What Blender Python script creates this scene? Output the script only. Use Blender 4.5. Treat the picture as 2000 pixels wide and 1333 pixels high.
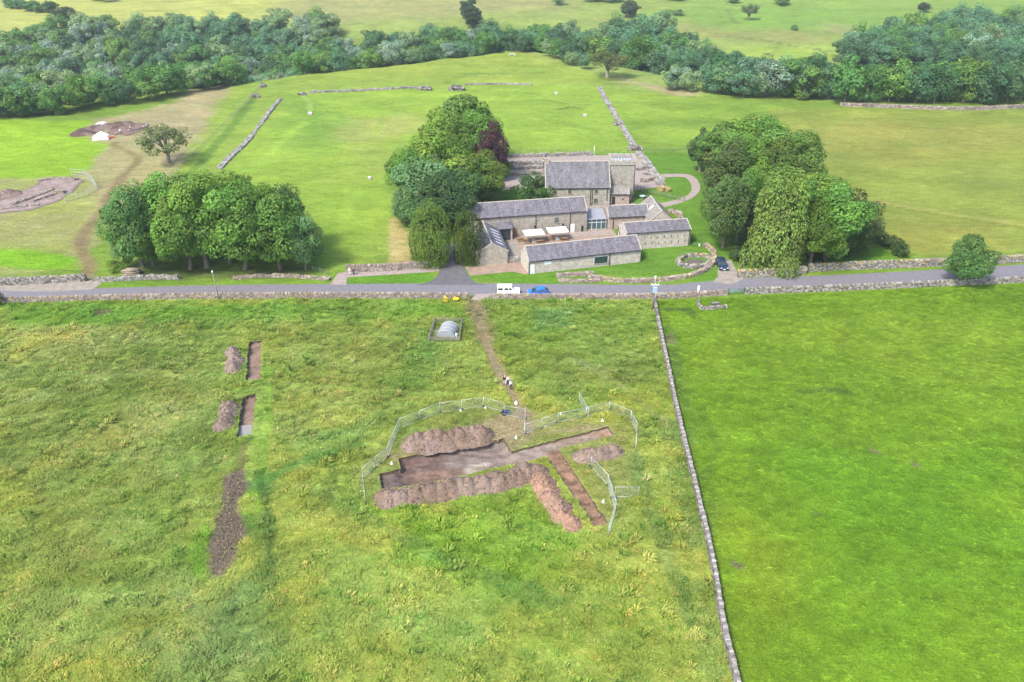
import bpy, bmesh, math, random
import numpy as np
from mathutils import Vector, Matrix
from mathutils.geometry import delaunay_2d_cdt

for o in list(bpy.data.objects): bpy.data.objects.remove(o)
scn = bpy.context.scene
C = scn.collection
R = math.radians
random.seed(7)
RNG = np.random.default_rng(11)

# ------------------------------------------------------------------ camera, sky, sun, exposure
CAM_H, FOC, TH = 69.0, 1555.0, R(29.2)
cs, sn = math.cos(TH), math.sin(TH)
cam = bpy.data.objects.new('camera', bpy.data.cameras.new('camera')); C.objects.link(cam)
cam.location = (0, 0, CAM_H); cam.rotation_euler = (math.pi/2 - TH, 0, 0)
cam.data.lens = 36.0*FOC/2000; cam.data.sensor_width = 36; cam.data.clip_start = 1; cam.data.clip_end = 5000
scn.camera = cam
SUN = Vector((-0.55, -0.60, 1.0)).normalized()
w = bpy.data.worlds.new('World'); scn.world = w; w.use_nodes = True
nt = w.node_tree; nt.nodes.clear()
sky = nt.nodes.new('ShaderNodeTexSky'); sky.sky_type = 'NISHITA'; sky.sun_disc = False
sky.sun_elevation = math.asin(SUN.z); sky.sun_rotation = math.atan2(SUN.x, SUN.y)
sky.air_density = 1.0; sky.dust_density = 2.5; sky.ozone_density = 1.0; sky.altitude = 150
bg = nt.nodes.new('ShaderNodeBackground'); bg.inputs['Strength'].default_value = 0.15
wo = nt.nodes.new('ShaderNodeOutputWorld')
nt.links.new(sky.outputs[0], bg.inputs[0]); nt.links.new(bg.outputs[0], wo.inputs[0])
sl = bpy.data.lights.new('sun', 'SUN'); sl.energy = 2.5; sl.angle = R(11); sl.color = (1, .95, .86)
so = bpy.data.objects.new('sun', sl); C.objects.link(so)
so.rotation_euler = (-SUN).to_track_quat('-Z', 'Y').to_euler()
scn.view_settings.view_transform = 'Standard'; scn.view_settings.look = 'None'
scn.view_settings.exposure = 1.42; scn.view_settings.gamma = 1.0; scn.view_settings.use_curve_mapping = False

# ------------------------------------------------------------------ numeric helpers
def sstep(a, b, x):
    t = np.clip((x-a)/(b-a), 0, 1); return t*t*(3-2*t)
def vnoise(x, y, seed=0):
    x = np.asarray(x, float); y = np.asarray(y, float)
    xi = np.floor(x).astype(np.int64); yi = np.floor(y).astype(np.int64)
    fx = x-xi; fy = y-yi; fx = fx*fx*(3-2*fx); fy = fy*fy*(3-2*fy)
    def hsh(a, b):
        n = (a*374761393 + b*668265263 + seed*1442695041) & 0xffffffff
        n = ((n ^ (n >> 13))*1274126177) & 0xffffffff
        return ((n ^ (n >> 16)) & 0xffff)/65535.0
    a = hsh(xi, yi); b = hsh(xi+1, yi); c = hsh(xi, yi+1); d = hsh(xi+1, yi+1)
    return (a*(1-fx)+b*fx)*(1-fy)+(c*(1-fx)+d*fx)*fy
def fbm(x, y, seed=0, o=4):
    s = 0; a = .5; t = 0
    for i in range(o):
        s = s+a*vnoise(np.asarray(x)*2**i, np.asarray(y)*2**i, seed+i*17); t += a; a *= .5
    return s/t
def seg_dist(x, y, pts):
    """distance to a polyline and the interpolated extra columns at the nearest point"""
    best = np.full(np.shape(x), 1e9); ex = None
    pts = np.asarray(pts, float)
    for a, b in zip(pts[:-1], pts[1:]):
        d = b[:2]-a[:2]; L = d@d
        t = np.clip(((x-a[0])*d[0]+(y-a[1])*d[1])/max(L, 1e-9), 0, 1)
        dd = np.hypot(x-a[0]-t*d[0], y-a[1]-t*d[1]); m = dd < best
        if pts.shape[1] > 2:
            e = [a[k]+t*(b[k]-a[k]) for k in range(2, pts.shape[1])]
            e.append((d[0]*(y-a[1])-d[1]*(x-a[0])) + 0*t)
            ex = e if ex is None else [np.where(m, n, o) for n, o in zip(e, ex)]
        best = np.where(m, dd, best)
    return (best, ex) if pts.shape[1] > 2 else best
def in_poly(x, y, poly):
    ins = np.zeros(np.shape(x), bool); n = len(poly)
    for i in range(n):
        x1, y1 = poly[i][:2]; x2, y2 = poly[(i+1) % n][:2]
        if y1 == y2: continue
        c = ((y1 > y) != (y2 > y)) & (x < (x2-x1)*(y-y1)/(y2-y1)+x1)
        ins ^= c
    return ins
def poly_sd(x, y, poly):
    d = seg_dist(x, y, list(poly)+[poly[0]])
    return np.where(in_poly(x, y, poly), -d, d)

# ------------------------------------------------------------------ the lie of the land
GORGE = [(-900, 380, 130, 30), (-300, 395, 120, 30), (-180, 420, 105, 28), (-80, 458, 78, 26), (0, 492, 62, 22),
         (60, 458, 56, 18), (98, 410, 60, 14), (150, 380, 56, 14), (230, 375, 58, 14), (360, 395, 60, 16), (900, 430, 70, 18)]
def h(x, y):
    x = np.asarray(x, float); y = np.asarray(y, float)
    d, (W, D, side) = seg_dist(x, y, GORGE)
    far = -9+0.066*(y-445)+.10*np.clip(y-745, 0, 400)+5*(fbm(x/130, y/130, 5, 3)-.5)*sstep(440, 560, y)
    sgn = np.where(side > 0, 1, -1)*d
    base = far*sstep(-0.2, 1.0, sgn/W)
    g = -D*(1-sstep(0.12, 1.0, d/W))
    und = (1.7*(fbm(x/16, y/9, 3, 3)-.5)+0.8*(fbm(x/50, y/30, 9, 2)-.5))*sstep(236, 264, y)
    return np.where(d > W*1.6, base*(sgn > 0), base+g)+und
def hs(x, y): return float(h(x, y))
def ray(px, py):
    a = (px-1000)/FOC; b = (py-666.5)/FOC
    return np.array([a, cs-b*sn, -sn-b*cs])
def G(px, py, z=0.0):
    d = ray(px, py); t = (z-CAM_H)/d[2]; return d*t+np.array([0, 0, CAM_H])
_T = np.arange(60.0, 1500.0, 2.0)
def GT(px, py):
    d = ray(px, py); t = _T
    for _ in range(2):
        b = np.nonzero(CAM_H+d[2]*t < h(d[0]*t, d[1]*t))[0]
        i = b[0] if len(b) else len(t)-1
        t = np.linspace(t[max(i-1, 0)], t[i], 41)
    p = d*t[20 if i == 0 else min(i, 40)]
    p = d*t[min(20, 40)]; return np.array([p[0], p[1], hs(p[0], p[1])])
def proj(x, y, z):
    zc = y*cs-(z-CAM_H)*sn
    return 1000+FOC*x/zc, 666.5-FOC*(y*sn+(z-CAM_H)*cs)/zc, zc
def z_at(x, y, py):
    lo, hi = -30, 80
    for _ in range(50):
        m = (lo+hi)/2
        if proj(x, y, m)[1] > py: lo = m
        else: hi = m
    return lo
def WP(px_pts): return [tuple(GT(*p)[:2]) for p in px_pts]
def FP(px_pts): return [tuple(G(*p)[:2]) for p in px_pts]

# ------------------------------------------------------------------ materials
def new_mat(name):
    m = bpy.data.materials.new(name); m.use_nodes = True
    n = m.node_tree; n.nodes.clear()
    o = n.nodes.new('ShaderNodeOutputMaterial'); b = n.nodes.new('ShaderNodeBsdfPrincipled')
    n.links.new(b.outputs[0], o.inputs[0]); b.inputs['Specular IOR Level'].default_value = .25
    return m, n, b
def N(n, t, **k):
    x = n.nodes.new(t)
    for a, v in k.items(): setattr(x, a, v)
    return x
def mix(n, fac, a, b, mode='MIX'):
    m = N(n, 'ShaderNodeMix', data_type='RGBA', blend_type=mode)
    for s, v in ((m.inputs[0], fac), (m.inputs[6], a), (m.inputs[7], b)):
        if isinstance(v, bpy.types.NodeSocket): n.links.new(v, s)
        else: s.default_value = v if not isinstance(v, tuple) else (*v, 1)[:4]
    return m.outputs[2]
def noise(n, scale, detail=4, rough=.6, vec=None, out=0):
    t = N(n, 'ShaderNodeTexNoise'); t.inputs['Scale'].default_value = scale; t.inputs['Detail'].default_value = detail
    t.inputs['Roughness'].default_value = rough
    if vec is not None: n.links.new(vec, t.inputs['Vector'])
    return t.outputs[out]
def ramp(n, v, lo, hi, a=0., b=1.):
    r = N(n, 'ShaderNodeMapRange'); n.links.new(v, r.inputs[0])
    for i, q in enumerate((lo, hi, a, b)): r.inputs[1+i].default_value = q
    return r.outputs[0]
def gpos(n): return N(n, 'ShaderNodeNewGeometry').outputs['Position']
def bump(n, b, hgt, dist, strength=1.0):
    k = N(n, 'ShaderNodeBump'); k.inputs['Strength'].default_value = strength; k.inputs['Distance'].default_value = dist
    n.links.new(hgt, k.inputs['Height']); n.links.new(k.outputs[0], b.inputs['Normal'])
def simple(name, col, rough=.7, var=.25, scale=3., metal=0., bmp=0., spec=.25):
    m, n, b = new_mat(name); tc = N(n, 'ShaderNodeTexCoord').outputs['Object']
    f = ramp(n, noise(n, scale, 5, .65, tc), .3, .7, 1-var, 1+var)
    c = mix(n, 1., col, f, 'MULTIPLY'); n.links.new(c, b.inputs['Base Color'])
    b.inputs['Roughness'].default_value = rough; b.inputs['Metallic'].default_value = metal; b.inputs['Specular IOR Level'].default_value = spec
    if bmp: bump(n, b, noise(n, scale*3, 4, .7, tc), bmp)
    return m
def attr_mat(name, attr='col', rough=.9, scale=2., var=.3, bmp=.05, fine=14., spec=.1):
    m, n, b = new_mat(name); a = N(n, 'ShaderNodeAttribute', attribute_name=attr).outputs['Color']; p = gpos(n)
    f = ramp(n, noise(n, scale, 6, .7, p), .25, .75, 1-var, 1+var)
    f2 = ramp(n, noise(n, fine, 3, .6, p), .3, .7, 1-var*.6, 1+var*.6)
    c = mix(n, 1., mix(n, 1., a, f, 'MULTIPLY'), f2, 'MULTIPLY'); n.links.new(c, b.inputs['Base Color'])
    b.inputs['Roughness'].default_value = rough; b.inputs['Specular IOR Level'].default_value = spec
    if bmp: bump(n, b, noise(n, fine*.6, 5, .7, p), bmp)
    return m
def ground_mat():
    m, n, b = new_mat('grass_ground'); a = N(n, 'ShaderNodeAttribute', attribute_name='col').outputs['Color']; p = gpos(n)
    mp = N(n, 'ShaderNodeMapping'); mp.inputs['Scale'].default_value = (.55, 1.25, 1); mp.inputs['Rotation'].default_value = (0, 0, .25)
    n.links.new(p, mp.inputs['Vector']); v = mp.outputs[0]
    c = a
    for sc, vr, d in ((.11, .14, 3), (.55, .18, 4), (2.6, .30, 4), (7., .34, 3)):
        f = ramp(n, noise(n, sc, d, .65, v), .28, .72, 1-vr, 1+vr); c = mix(n, 1., c, f, 'MULTIPLY')
    y = ramp(n, noise(n, .33, 4, .7, v), .45, .75, 0, .28)
    c = mix(n, y, c, mix(n, 1., c, (1.45, 1.12, 1.2), 'MULTIPLY'))
    d = ramp(n, noise(n, .9, 3, .6, p), .60, .74, 0, .5)
    c = mix(n, d, c, mix(n, 1., c, (.6, .82, .8), 'MULTIPLY'))
    n.links.new(c, b.inputs['Base Color']); b.inputs['Roughness'].default_value = .95; b.inputs['Specular IOR Level'].default_value = .05
    k = N(n, 'ShaderNodeMath', operation='ADD'); n.links.new(noise(n, 1.6, 5, .7, v), k.inputs[0]); n.links.new(noise(n, .4, 3, .6, v), k.inputs[1])
    bump(n, b, k.outputs[0], .38)
    return m
def stone_mat(name, col, col2, bw=.55, bh=.26, mort=.03):
    m, n, b = new_mat(name); uv = N(n, 'ShaderNodeTexCoord').outputs['UV']
    br = N(n, 'ShaderNodeTexBrick'); br.inputs['Scale'].default_value = 1; br.inputs['Brick Width'].default_value = bw; br.inputs['Row Height'].default_value = bh
    br.inputs['Mortar Size'].default_value = mort; br.inputs['Color1'].default_value = (*col, 1); br.inputs['Color2'].default_value = (*col2, 1)
    br.inputs['Mortar'].default_value = (col[0]*.62, col[1]*.60, col[2]*.58, 1); br.inputs['Bias'].default_value = -.1
    wv = N(n, 'ShaderNodeVectorMath', operation='ADD'); n.links.new(uv, wv.inputs[0])
    nz = N(n, 'ShaderNodeTexNoise'); nz.inputs['Scale'].default_value = 2.2; n.links.new(uv, nz.inputs['Vector'])
    sc = N(n, 'ShaderNodeVectorMath', operation='SCALE'); sc.inputs[3].default_value = .12; n.links.new(nz.outputs['Color'], sc.inputs[0]); n.links.new(sc.outputs[0], wv.inputs[1])
    n.links.new(wv.outputs[0], br.inputs['Vector'])
    f = ramp(n, noise(n, 1.1, 6, .7, uv), .3, .7, .68, 1.25); c = mix(n, 1., br.outputs['Color'], f, 'MULTIPLY')
    f = ramp(n, noise(n, 5.5, 4, .7, uv), .3, .7, .75, 1.22); c = mix(n, 1., c, f, 'MULTIPLY')
    st = ramp(n, noise(n, .5, 5, .7, uv), .52, .75, 0, .5); c = mix(n, st, c, (.20, .155, .095))
    n.links.new(c, b.inputs['Base Color']); b.inputs['Roughness'].default_value = .92
    bump(n, b, br.outputs['Fac'], -.03)
    return m
def slate_mat(name, col):
    m, n, b = new_mat(name); uv = N(n, 'ShaderNodeTexCoord').outputs['UV']
    br = N(n, 'ShaderNodeTexBrick'); br.inputs['Scale'].default_value = 1; br.inputs['Brick Width'].default_value = .36; br.inputs['Row Height'].default_value = .27
    br.inputs['Mortar Size'].default_value = .014; br.inputs['Color1'].default_value = (*[k*.72 for k in col], 1); br.inputs['Color2'].default_value = (*[k*1.28 for k in col], 1)
    br.inputs['Mortar'].default_value = (*[k*.4 for k in col], 1); n.links.new(uv, br.inputs['Vector'])
    mp = N(n, 'ShaderNodeMapping'); mp.inputs['Scale'].default_value = (1.3, .3, 1); n.links.new(uv, mp.inputs[0])
    c = mix(n, 1., br.outputs['Color'], ramp(n, noise(n, .9, 6, .75, mp.outputs[0]), .3, .7, .5, 1.55), 'MULTIPLY')
    li = ramp(n, noise(n, 2.4, 6, .75, uv), .52, .68, 0, .7); c = mix(n, li, c, (.25, .24, .235))
    ms = ramp(n, noise(n, .35, 3, .6, uv), .58, .75, 0, .35); c = mix(n, ms, c, (.10, .105, .06))
    n.links.new(c, b.inputs['Base Color']); b.inputs['Roughness'].default_value = .62
    bump(n, b, br.outputs['Fac'], -.02)
    return m
def leaf_mat():
    m, n, b = new_mat('foliage')
    oc = N(n, 'ShaderNodeObjectInfo').outputs['Color']; a = N(n, 'ShaderNodeAttribute', attribute_name='leaf').outputs['Color']
    c = mix(n, 1., oc, a, 'MULTIPLY'); n.links.new(c, b.inputs['Base Color'])
    b.inputs['Roughness'].default_value = .6; b.inputs['Specular IOR Level'].default_value = .18
    tr = N(n, 'ShaderNodeBsdfTranslucent'); n.links.new(mix(n, 1., c, (1.25, 1.2, .6), 'MULTIPLY'), tr.inputs[0])
    ms = N(n, 'ShaderNodeMixShader'); ms.inputs[0].default_value = .42
    n.links.new(b.outputs[0], ms.inputs[1]); n.links.new(tr.outputs[0], ms.inputs[2])
    n.links.new(ms.outputs[0], [x for x in n.nodes if x.type == 'OUTPUT_MATERIAL'][0].inputs[0])
    return m
def obj_col_mat(name, rough=.6, spec=.3, var=.12, metal=0., scale=6.):
    m, n, b = new_mat(name); oc = N(n, 'ShaderNodeObjectInfo').outputs['Color']
    c = mix(n, 1., oc, ramp(n, noise(n, scale, 4, .6, N(n, 'ShaderNodeTexCoord').outputs['Object']), .3, .7, 1-var, 1+var), 'MULTIPLY')
    n.links.new(c, b.inputs['Base Color']); b.inputs['Roughness'].default_value = rough; b.inputs['Specular IOR Level'].default_value = spec; b.inputs['Metallic'].default_value = metal
    return m

M = dict(
    ground=ground_mat(),
    soil=attr_mat('bare_soil', var=.42, scale=3.2, bmp=.10, fine=11.),
    road=simple('asphalt', (.135, .128, .142), .85, .16, 1.3, bmp=.01),
    drive=simple('driveway_asphalt', (.092, .088, .096), .85, .22, .7, bmp=.01),
    gravel=simple('pink_gravel', (.235, .195, .175), .95, .24, 1.2, bmp=.03),
    court=simple('courtyard_gravel', (.225, .165, .125), .95, .24, .6, bmp=.03),
    paving=simple('worn_paving', (.21, .185, .155), .9, .3, .9, bmp=.03),
    wall=stone_mat('sandstone_wall', (.38, .35, .29), (.28, .255, .21)),
    wallpale=stone_mat('pale_sandstone_wall', (.50, .455, .40), (.41, .37, .325)),
    walldark=stone_mat('weathered_sandstone', (.36, .34, .295), (.28, .26, .22)),
    pinkwall=stone_mat('pink_sandstone', (.44, .345, .30), (.36, .29, .25)),
    coping=simple('stone_coping', (.30, .28, .235), .9, .3, 2., bmp=.02),
    slate=slate_mat('purple_slate', (.120, .111, .128)),
    slate2=slate_mat('grey_slate', (.118, .114, .125)),
    stoneslate=slate_mat('stone_slate', (.20, .185, .165)),
    stones=attr_mat('dry_stones', var=.35, scale=5., bmp=.02, fine=12.),
    core=simple('wall_hearting', (.09, .08, .07), .95, .3, 3.),
    leaf=leaf_mat(), bark=simple('bark', (.13, .11, .085), .95, .35, 2.5, bmp=.04),
    limb=simple('pale_bark', (.20, .18, .145), .95, .3, 2.5, bmp=.03),
    lead=simple('lead_sheet', (.20, .21, .235), .6, .15, 1.5),
    dark=simple('dark_metal', (.022, .022, .024), .6, .2, 4.),
    glass=simple('dark_glass', (.025, .04, .042), .08, .2, 2., spec=.6),
    greenglass=simple('green_glass', (.05, .10, .10), .08, .5, 1.4, spec=.6),
    frame=simple('painted_frame', (.55, .57, .57), .5, .1, 3.),
    wood=simple('weathered_timber', (.20, .165, .12), .9, .3, 4., bmp=.01),
    greywood=simple('grey_timber', (.17, .16, .13), .9, .3, 4., bmp=.01),
    warmwood=simple('brown_timber', (.21, .12, .065), .85, .3, 4.),
    white=simple('white_canvas', (.82, .81, .78), .8, .04, 2.),
    galv=simple('galvanised_steel', (.42, .46, .45), .42, .12, 3., metal=.35),
    hut=simple('corrugated_sheet', (.27, .285, .30), .5, .14, 1.2, metal=.2),
    paint=obj_col_mat('painted', .5), carpaint=obj_col_mat('car_paint', .25, .6, .03),
    cloth=obj_col_mat('cloth', .9, .1, .12), skin=simple('skin', (.42, .26, .19), .6, .06, 5.),
    tyre=simple('tyre_rubber', (.02, .02, .021), .85, .1, 4.), alloy=simple('wheel_alloy', (.4, .41, .42), .35, .1, 4., metal=.6),
    puddle=simple('muddy_water', (.21, .195, .175), .35, .05, 1., spec=.6),
    river=simple('river_water', (.035, .035, .05), .12, .3, .3, spec=.6),
)

# ------------------------------------------------------------------ object helpers
def tag(o, label=None, cat=None, group=None, kind=None):
    if label: o['label'] = label
    if cat: o['category'] = cat
    if group: o['group'] = group
    if kind: o['kind'] = kind
    return o
def thing(name, label, cat, loc=(0, 0, 0), rz=0., group=None):
    o = bpy.data.objects.new(name, None); C.objects.link(o); o.location = loc; o.rotation_euler = (0, 0, rz)
    o.empty_display_size = .3
    return tag(o, label, cat, group)
def np_mesh(name, v, f, mat=None, cols=None, attr='col', smooth=False):
    """v (n,3), f (m,k) arrays -> mesh"""
    me = bpy.data.meshes.new(name); v = np.asarray(v, np.float32); f = np.asarray(f, np.int32)
    me.vertices.add(len(v)); me.vertices.foreach_set('co', v.ravel())
    k = f.shape[1]; me.loops.add(f.size); me.loops.foreach_set('vertex_index', f.ravel())
    me.polygons.add(len(f)); me.polygons.foreach_set('loop_start', np.arange(0, f.size, k, dtype=np.int32))
    me.polygons.foreach_set('loop_total', np.full(len(f), k, np.int32))
    me.polygons.foreach_set('use_smooth', np.full(len(f), smooth, bool))
    me.update(calc_edges=True)
    if cols is not None:
        a = me.color_attributes.new(attr, 'FLOAT_COLOR', 'POINT')
        c4 = np.ones((len(v), 4), np.float32); c4[:, :3] = cols; a.data.foreach_set('color', c4.ravel())
    if mat: me.materials.append(mat)
    return me
def link(name, me, parent=None, loc=None):
    o = bpy.data.objects.new(name, me); C.objects.link(o)
    if parent: o.parent = parent
    if loc is not None: o.location = loc
    return o
class MB:
    def __init__(s): s.v = []; s.f = []; s.sm = []
    def poly(s, pts, sm=False):
        b = len(s.v); s.v += [tuple(p) for p in pts]; s.f.append(tuple(range(b, b+len(pts)))); s.sm.append(sm); return s
    def raw(s, v, f, sm=False):
        b = len(s.v); s.v += [tuple(p) for p in v]
        for q in f: s.f.append(tuple(i+b for i in q)); s.sm.append(sm)
        return s
    def box(s, c, d, rz=0., taper=1., rx=0.):
        x, y, z = (q/2 for q in d); m = Matrix.Translation(c) @ Matrix.Rotation(rz, 4, 'Z') @ Matrix.Rotation(rx, 4, 'X')
        p = [m @ Vector(q) for q in ((-x, -y, -z), (x, -y, -z), (x, y, -z), (-x, y, -z), (-x*taper, -y*taper, z), (x*taper, -y*taper, z), (x*taper, y*taper, z), (-x*taper, y*taper, z))]
        return s.raw(p, ((0, 3, 2, 1), (4, 5, 6, 7), (0, 1, 5, 4), (1, 2, 6, 5), (2, 3, 7, 6), (3, 0, 4, 7)))
    def tube(s, pts, r, n=6, cap=True, sm=True):
        pts = [Vector(p) for p in pts]; rs = r if isinstance(r, (list, tuple)) else [r]*len(pts); b = len(s.v)
        for i, p in enumerate(pts):
            d = (pts[min(i+1, len(pts)-1)]-pts[max(i-1, 0)]).normalized()
            u = d.orthogonal().normalized() if i == 0 else (u-d*u.dot(d)).normalized(); k = d.cross(u)
            for j in range(n):
                a = 2*math.pi*j/n; s.v.append(tuple(p+(u*math.cos(a)+k*math.sin(a))*rs[i]))
        for i in range(len(pts)-1):
            for j in range(n):
                s.f.append((b+i*n+j, b+i*n+(j+1) % n, b+(i+1)*n+(j+1) % n, b+(i+1)*n+j)); s.sm.append(sm)
        if cap:
            s.f.append(tuple(b+j for j in range(n))[::-1]); s.sm.append(False)
            s.f.append(tuple(b+(len(pts)-1)*n+j for j in range(n))); s.sm.append(False)
        return s
    def prism(s, prof, y0, y1, axis='y', sm=False):
        """profile of (a,z) pairs swept along y (or along x)"""
        f = (lambda a, z, t: (a, t, z)) if axis == 'y' else (lambda a, z, t: (t, a, z)); n = len(prof); b = len(s.v)
        s.v += [f(a, z, y0) for a, z in prof]+[f(a, z, y1) for a, z in prof]
        for i in range(n): s.f.append((b+i, b+(i+1) % n, b+n+(i+1) % n, b+n+i)); s.sm.append(sm)
        s.f.append(tuple(b+i for i in range(n))[::-1]); s.f.append(tuple(b+n+i for i in range(n))); s.sm += [False, False]
        return s
    def mesh(s, name, mat):
        me = bpy.data.meshes.new(name); me.from_pydata(s.v, [], s.f); me.update()
        bm = bmesh.new(); bm.from_mesh(me); bmesh.ops.recalc_face_normals(bm, faces=bm.faces); bm.to_mesh(me); bm.free()
        me.polygons.foreach_set('use_smooth', s.sm)
        uv = me.uv_layers.new(name='UVMap').data; co = me.vertices
        for p in me.polygons:
            nrm = p.normal
            t = Vector((0, 0, 1)).cross(nrm)
            t = Vector((1, 0, 0)) if t.length < .05 else t.normalized()
            bt = nrm.cross(t)
            for li in p.loop_indices:
                q = co[me.loops[li].vertex_index].co; uv[li].uv = (q.dot(t), q.dot(bt))
        me.materials.append(mat)
        return me
    def build(s, name, mat, parent=None, loc=None, col=None):
        o = link(name, s.mesh(name, mat), parent, loc)
        if col: o.color = (*col, 1)
        return o
def copy_thing(o, loc, rz, label=None, sc=None, parent=None):
    kids = [c for c in o.children]
    c = o.copy(); C.objects.link(c)
    if parent is None: c.location = loc; c.rotation_euler = (0, 0, rz)
    if sc is not None: c.scale = (sc, sc, sc) if not isinstance(sc, tuple) else sc
    if label: c['label'] = label
    for k in kids: _cp(k, c)
    return c
def _cp(k, par):
    d = k.copy(); C.objects.link(d); d.parent = par
    for q in k.children: _cp(q, d)
# ------------------------------------------------------------------ what grows where (albedo, sward height)
MEADOW = FP([(-700, 596), (0, 592), (430, 583), (920, 584), (1276, 588), (1295, 690), (1330, 830), (1385, 1080), (1440, 1333), (1470, 1700), (-900, 1700)])
PASTURE = FP([(1283, 588), (1420, 583), (1700, 568), (2000, 554), (2700, 510), (3200, 1700), (1475, 1700), (1445, 1333), (1390, 1080), (1336, 830), (1301, 690)])
FORT = WP([(590, 184), (820, 176), (1040, 166), (1170, 172), (1240, 297), (985, 303), (760, 440), (640, 525), (430, 330)])
GRN = (.145, .235, .034); LIME = (.205, .345, .025); TAN = (.30, .27, .135)
DIRT = (.225, .182, .108)
def reg(pts, col, soft=2., warp=2., op=1., world=False, sw=None, line=None, ns=6.):
    return dict(p=(pts if world else WP(pts)), c=col, s=soft, w=warp, o=op, sw=sw, line=line, ns=ns)
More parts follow.
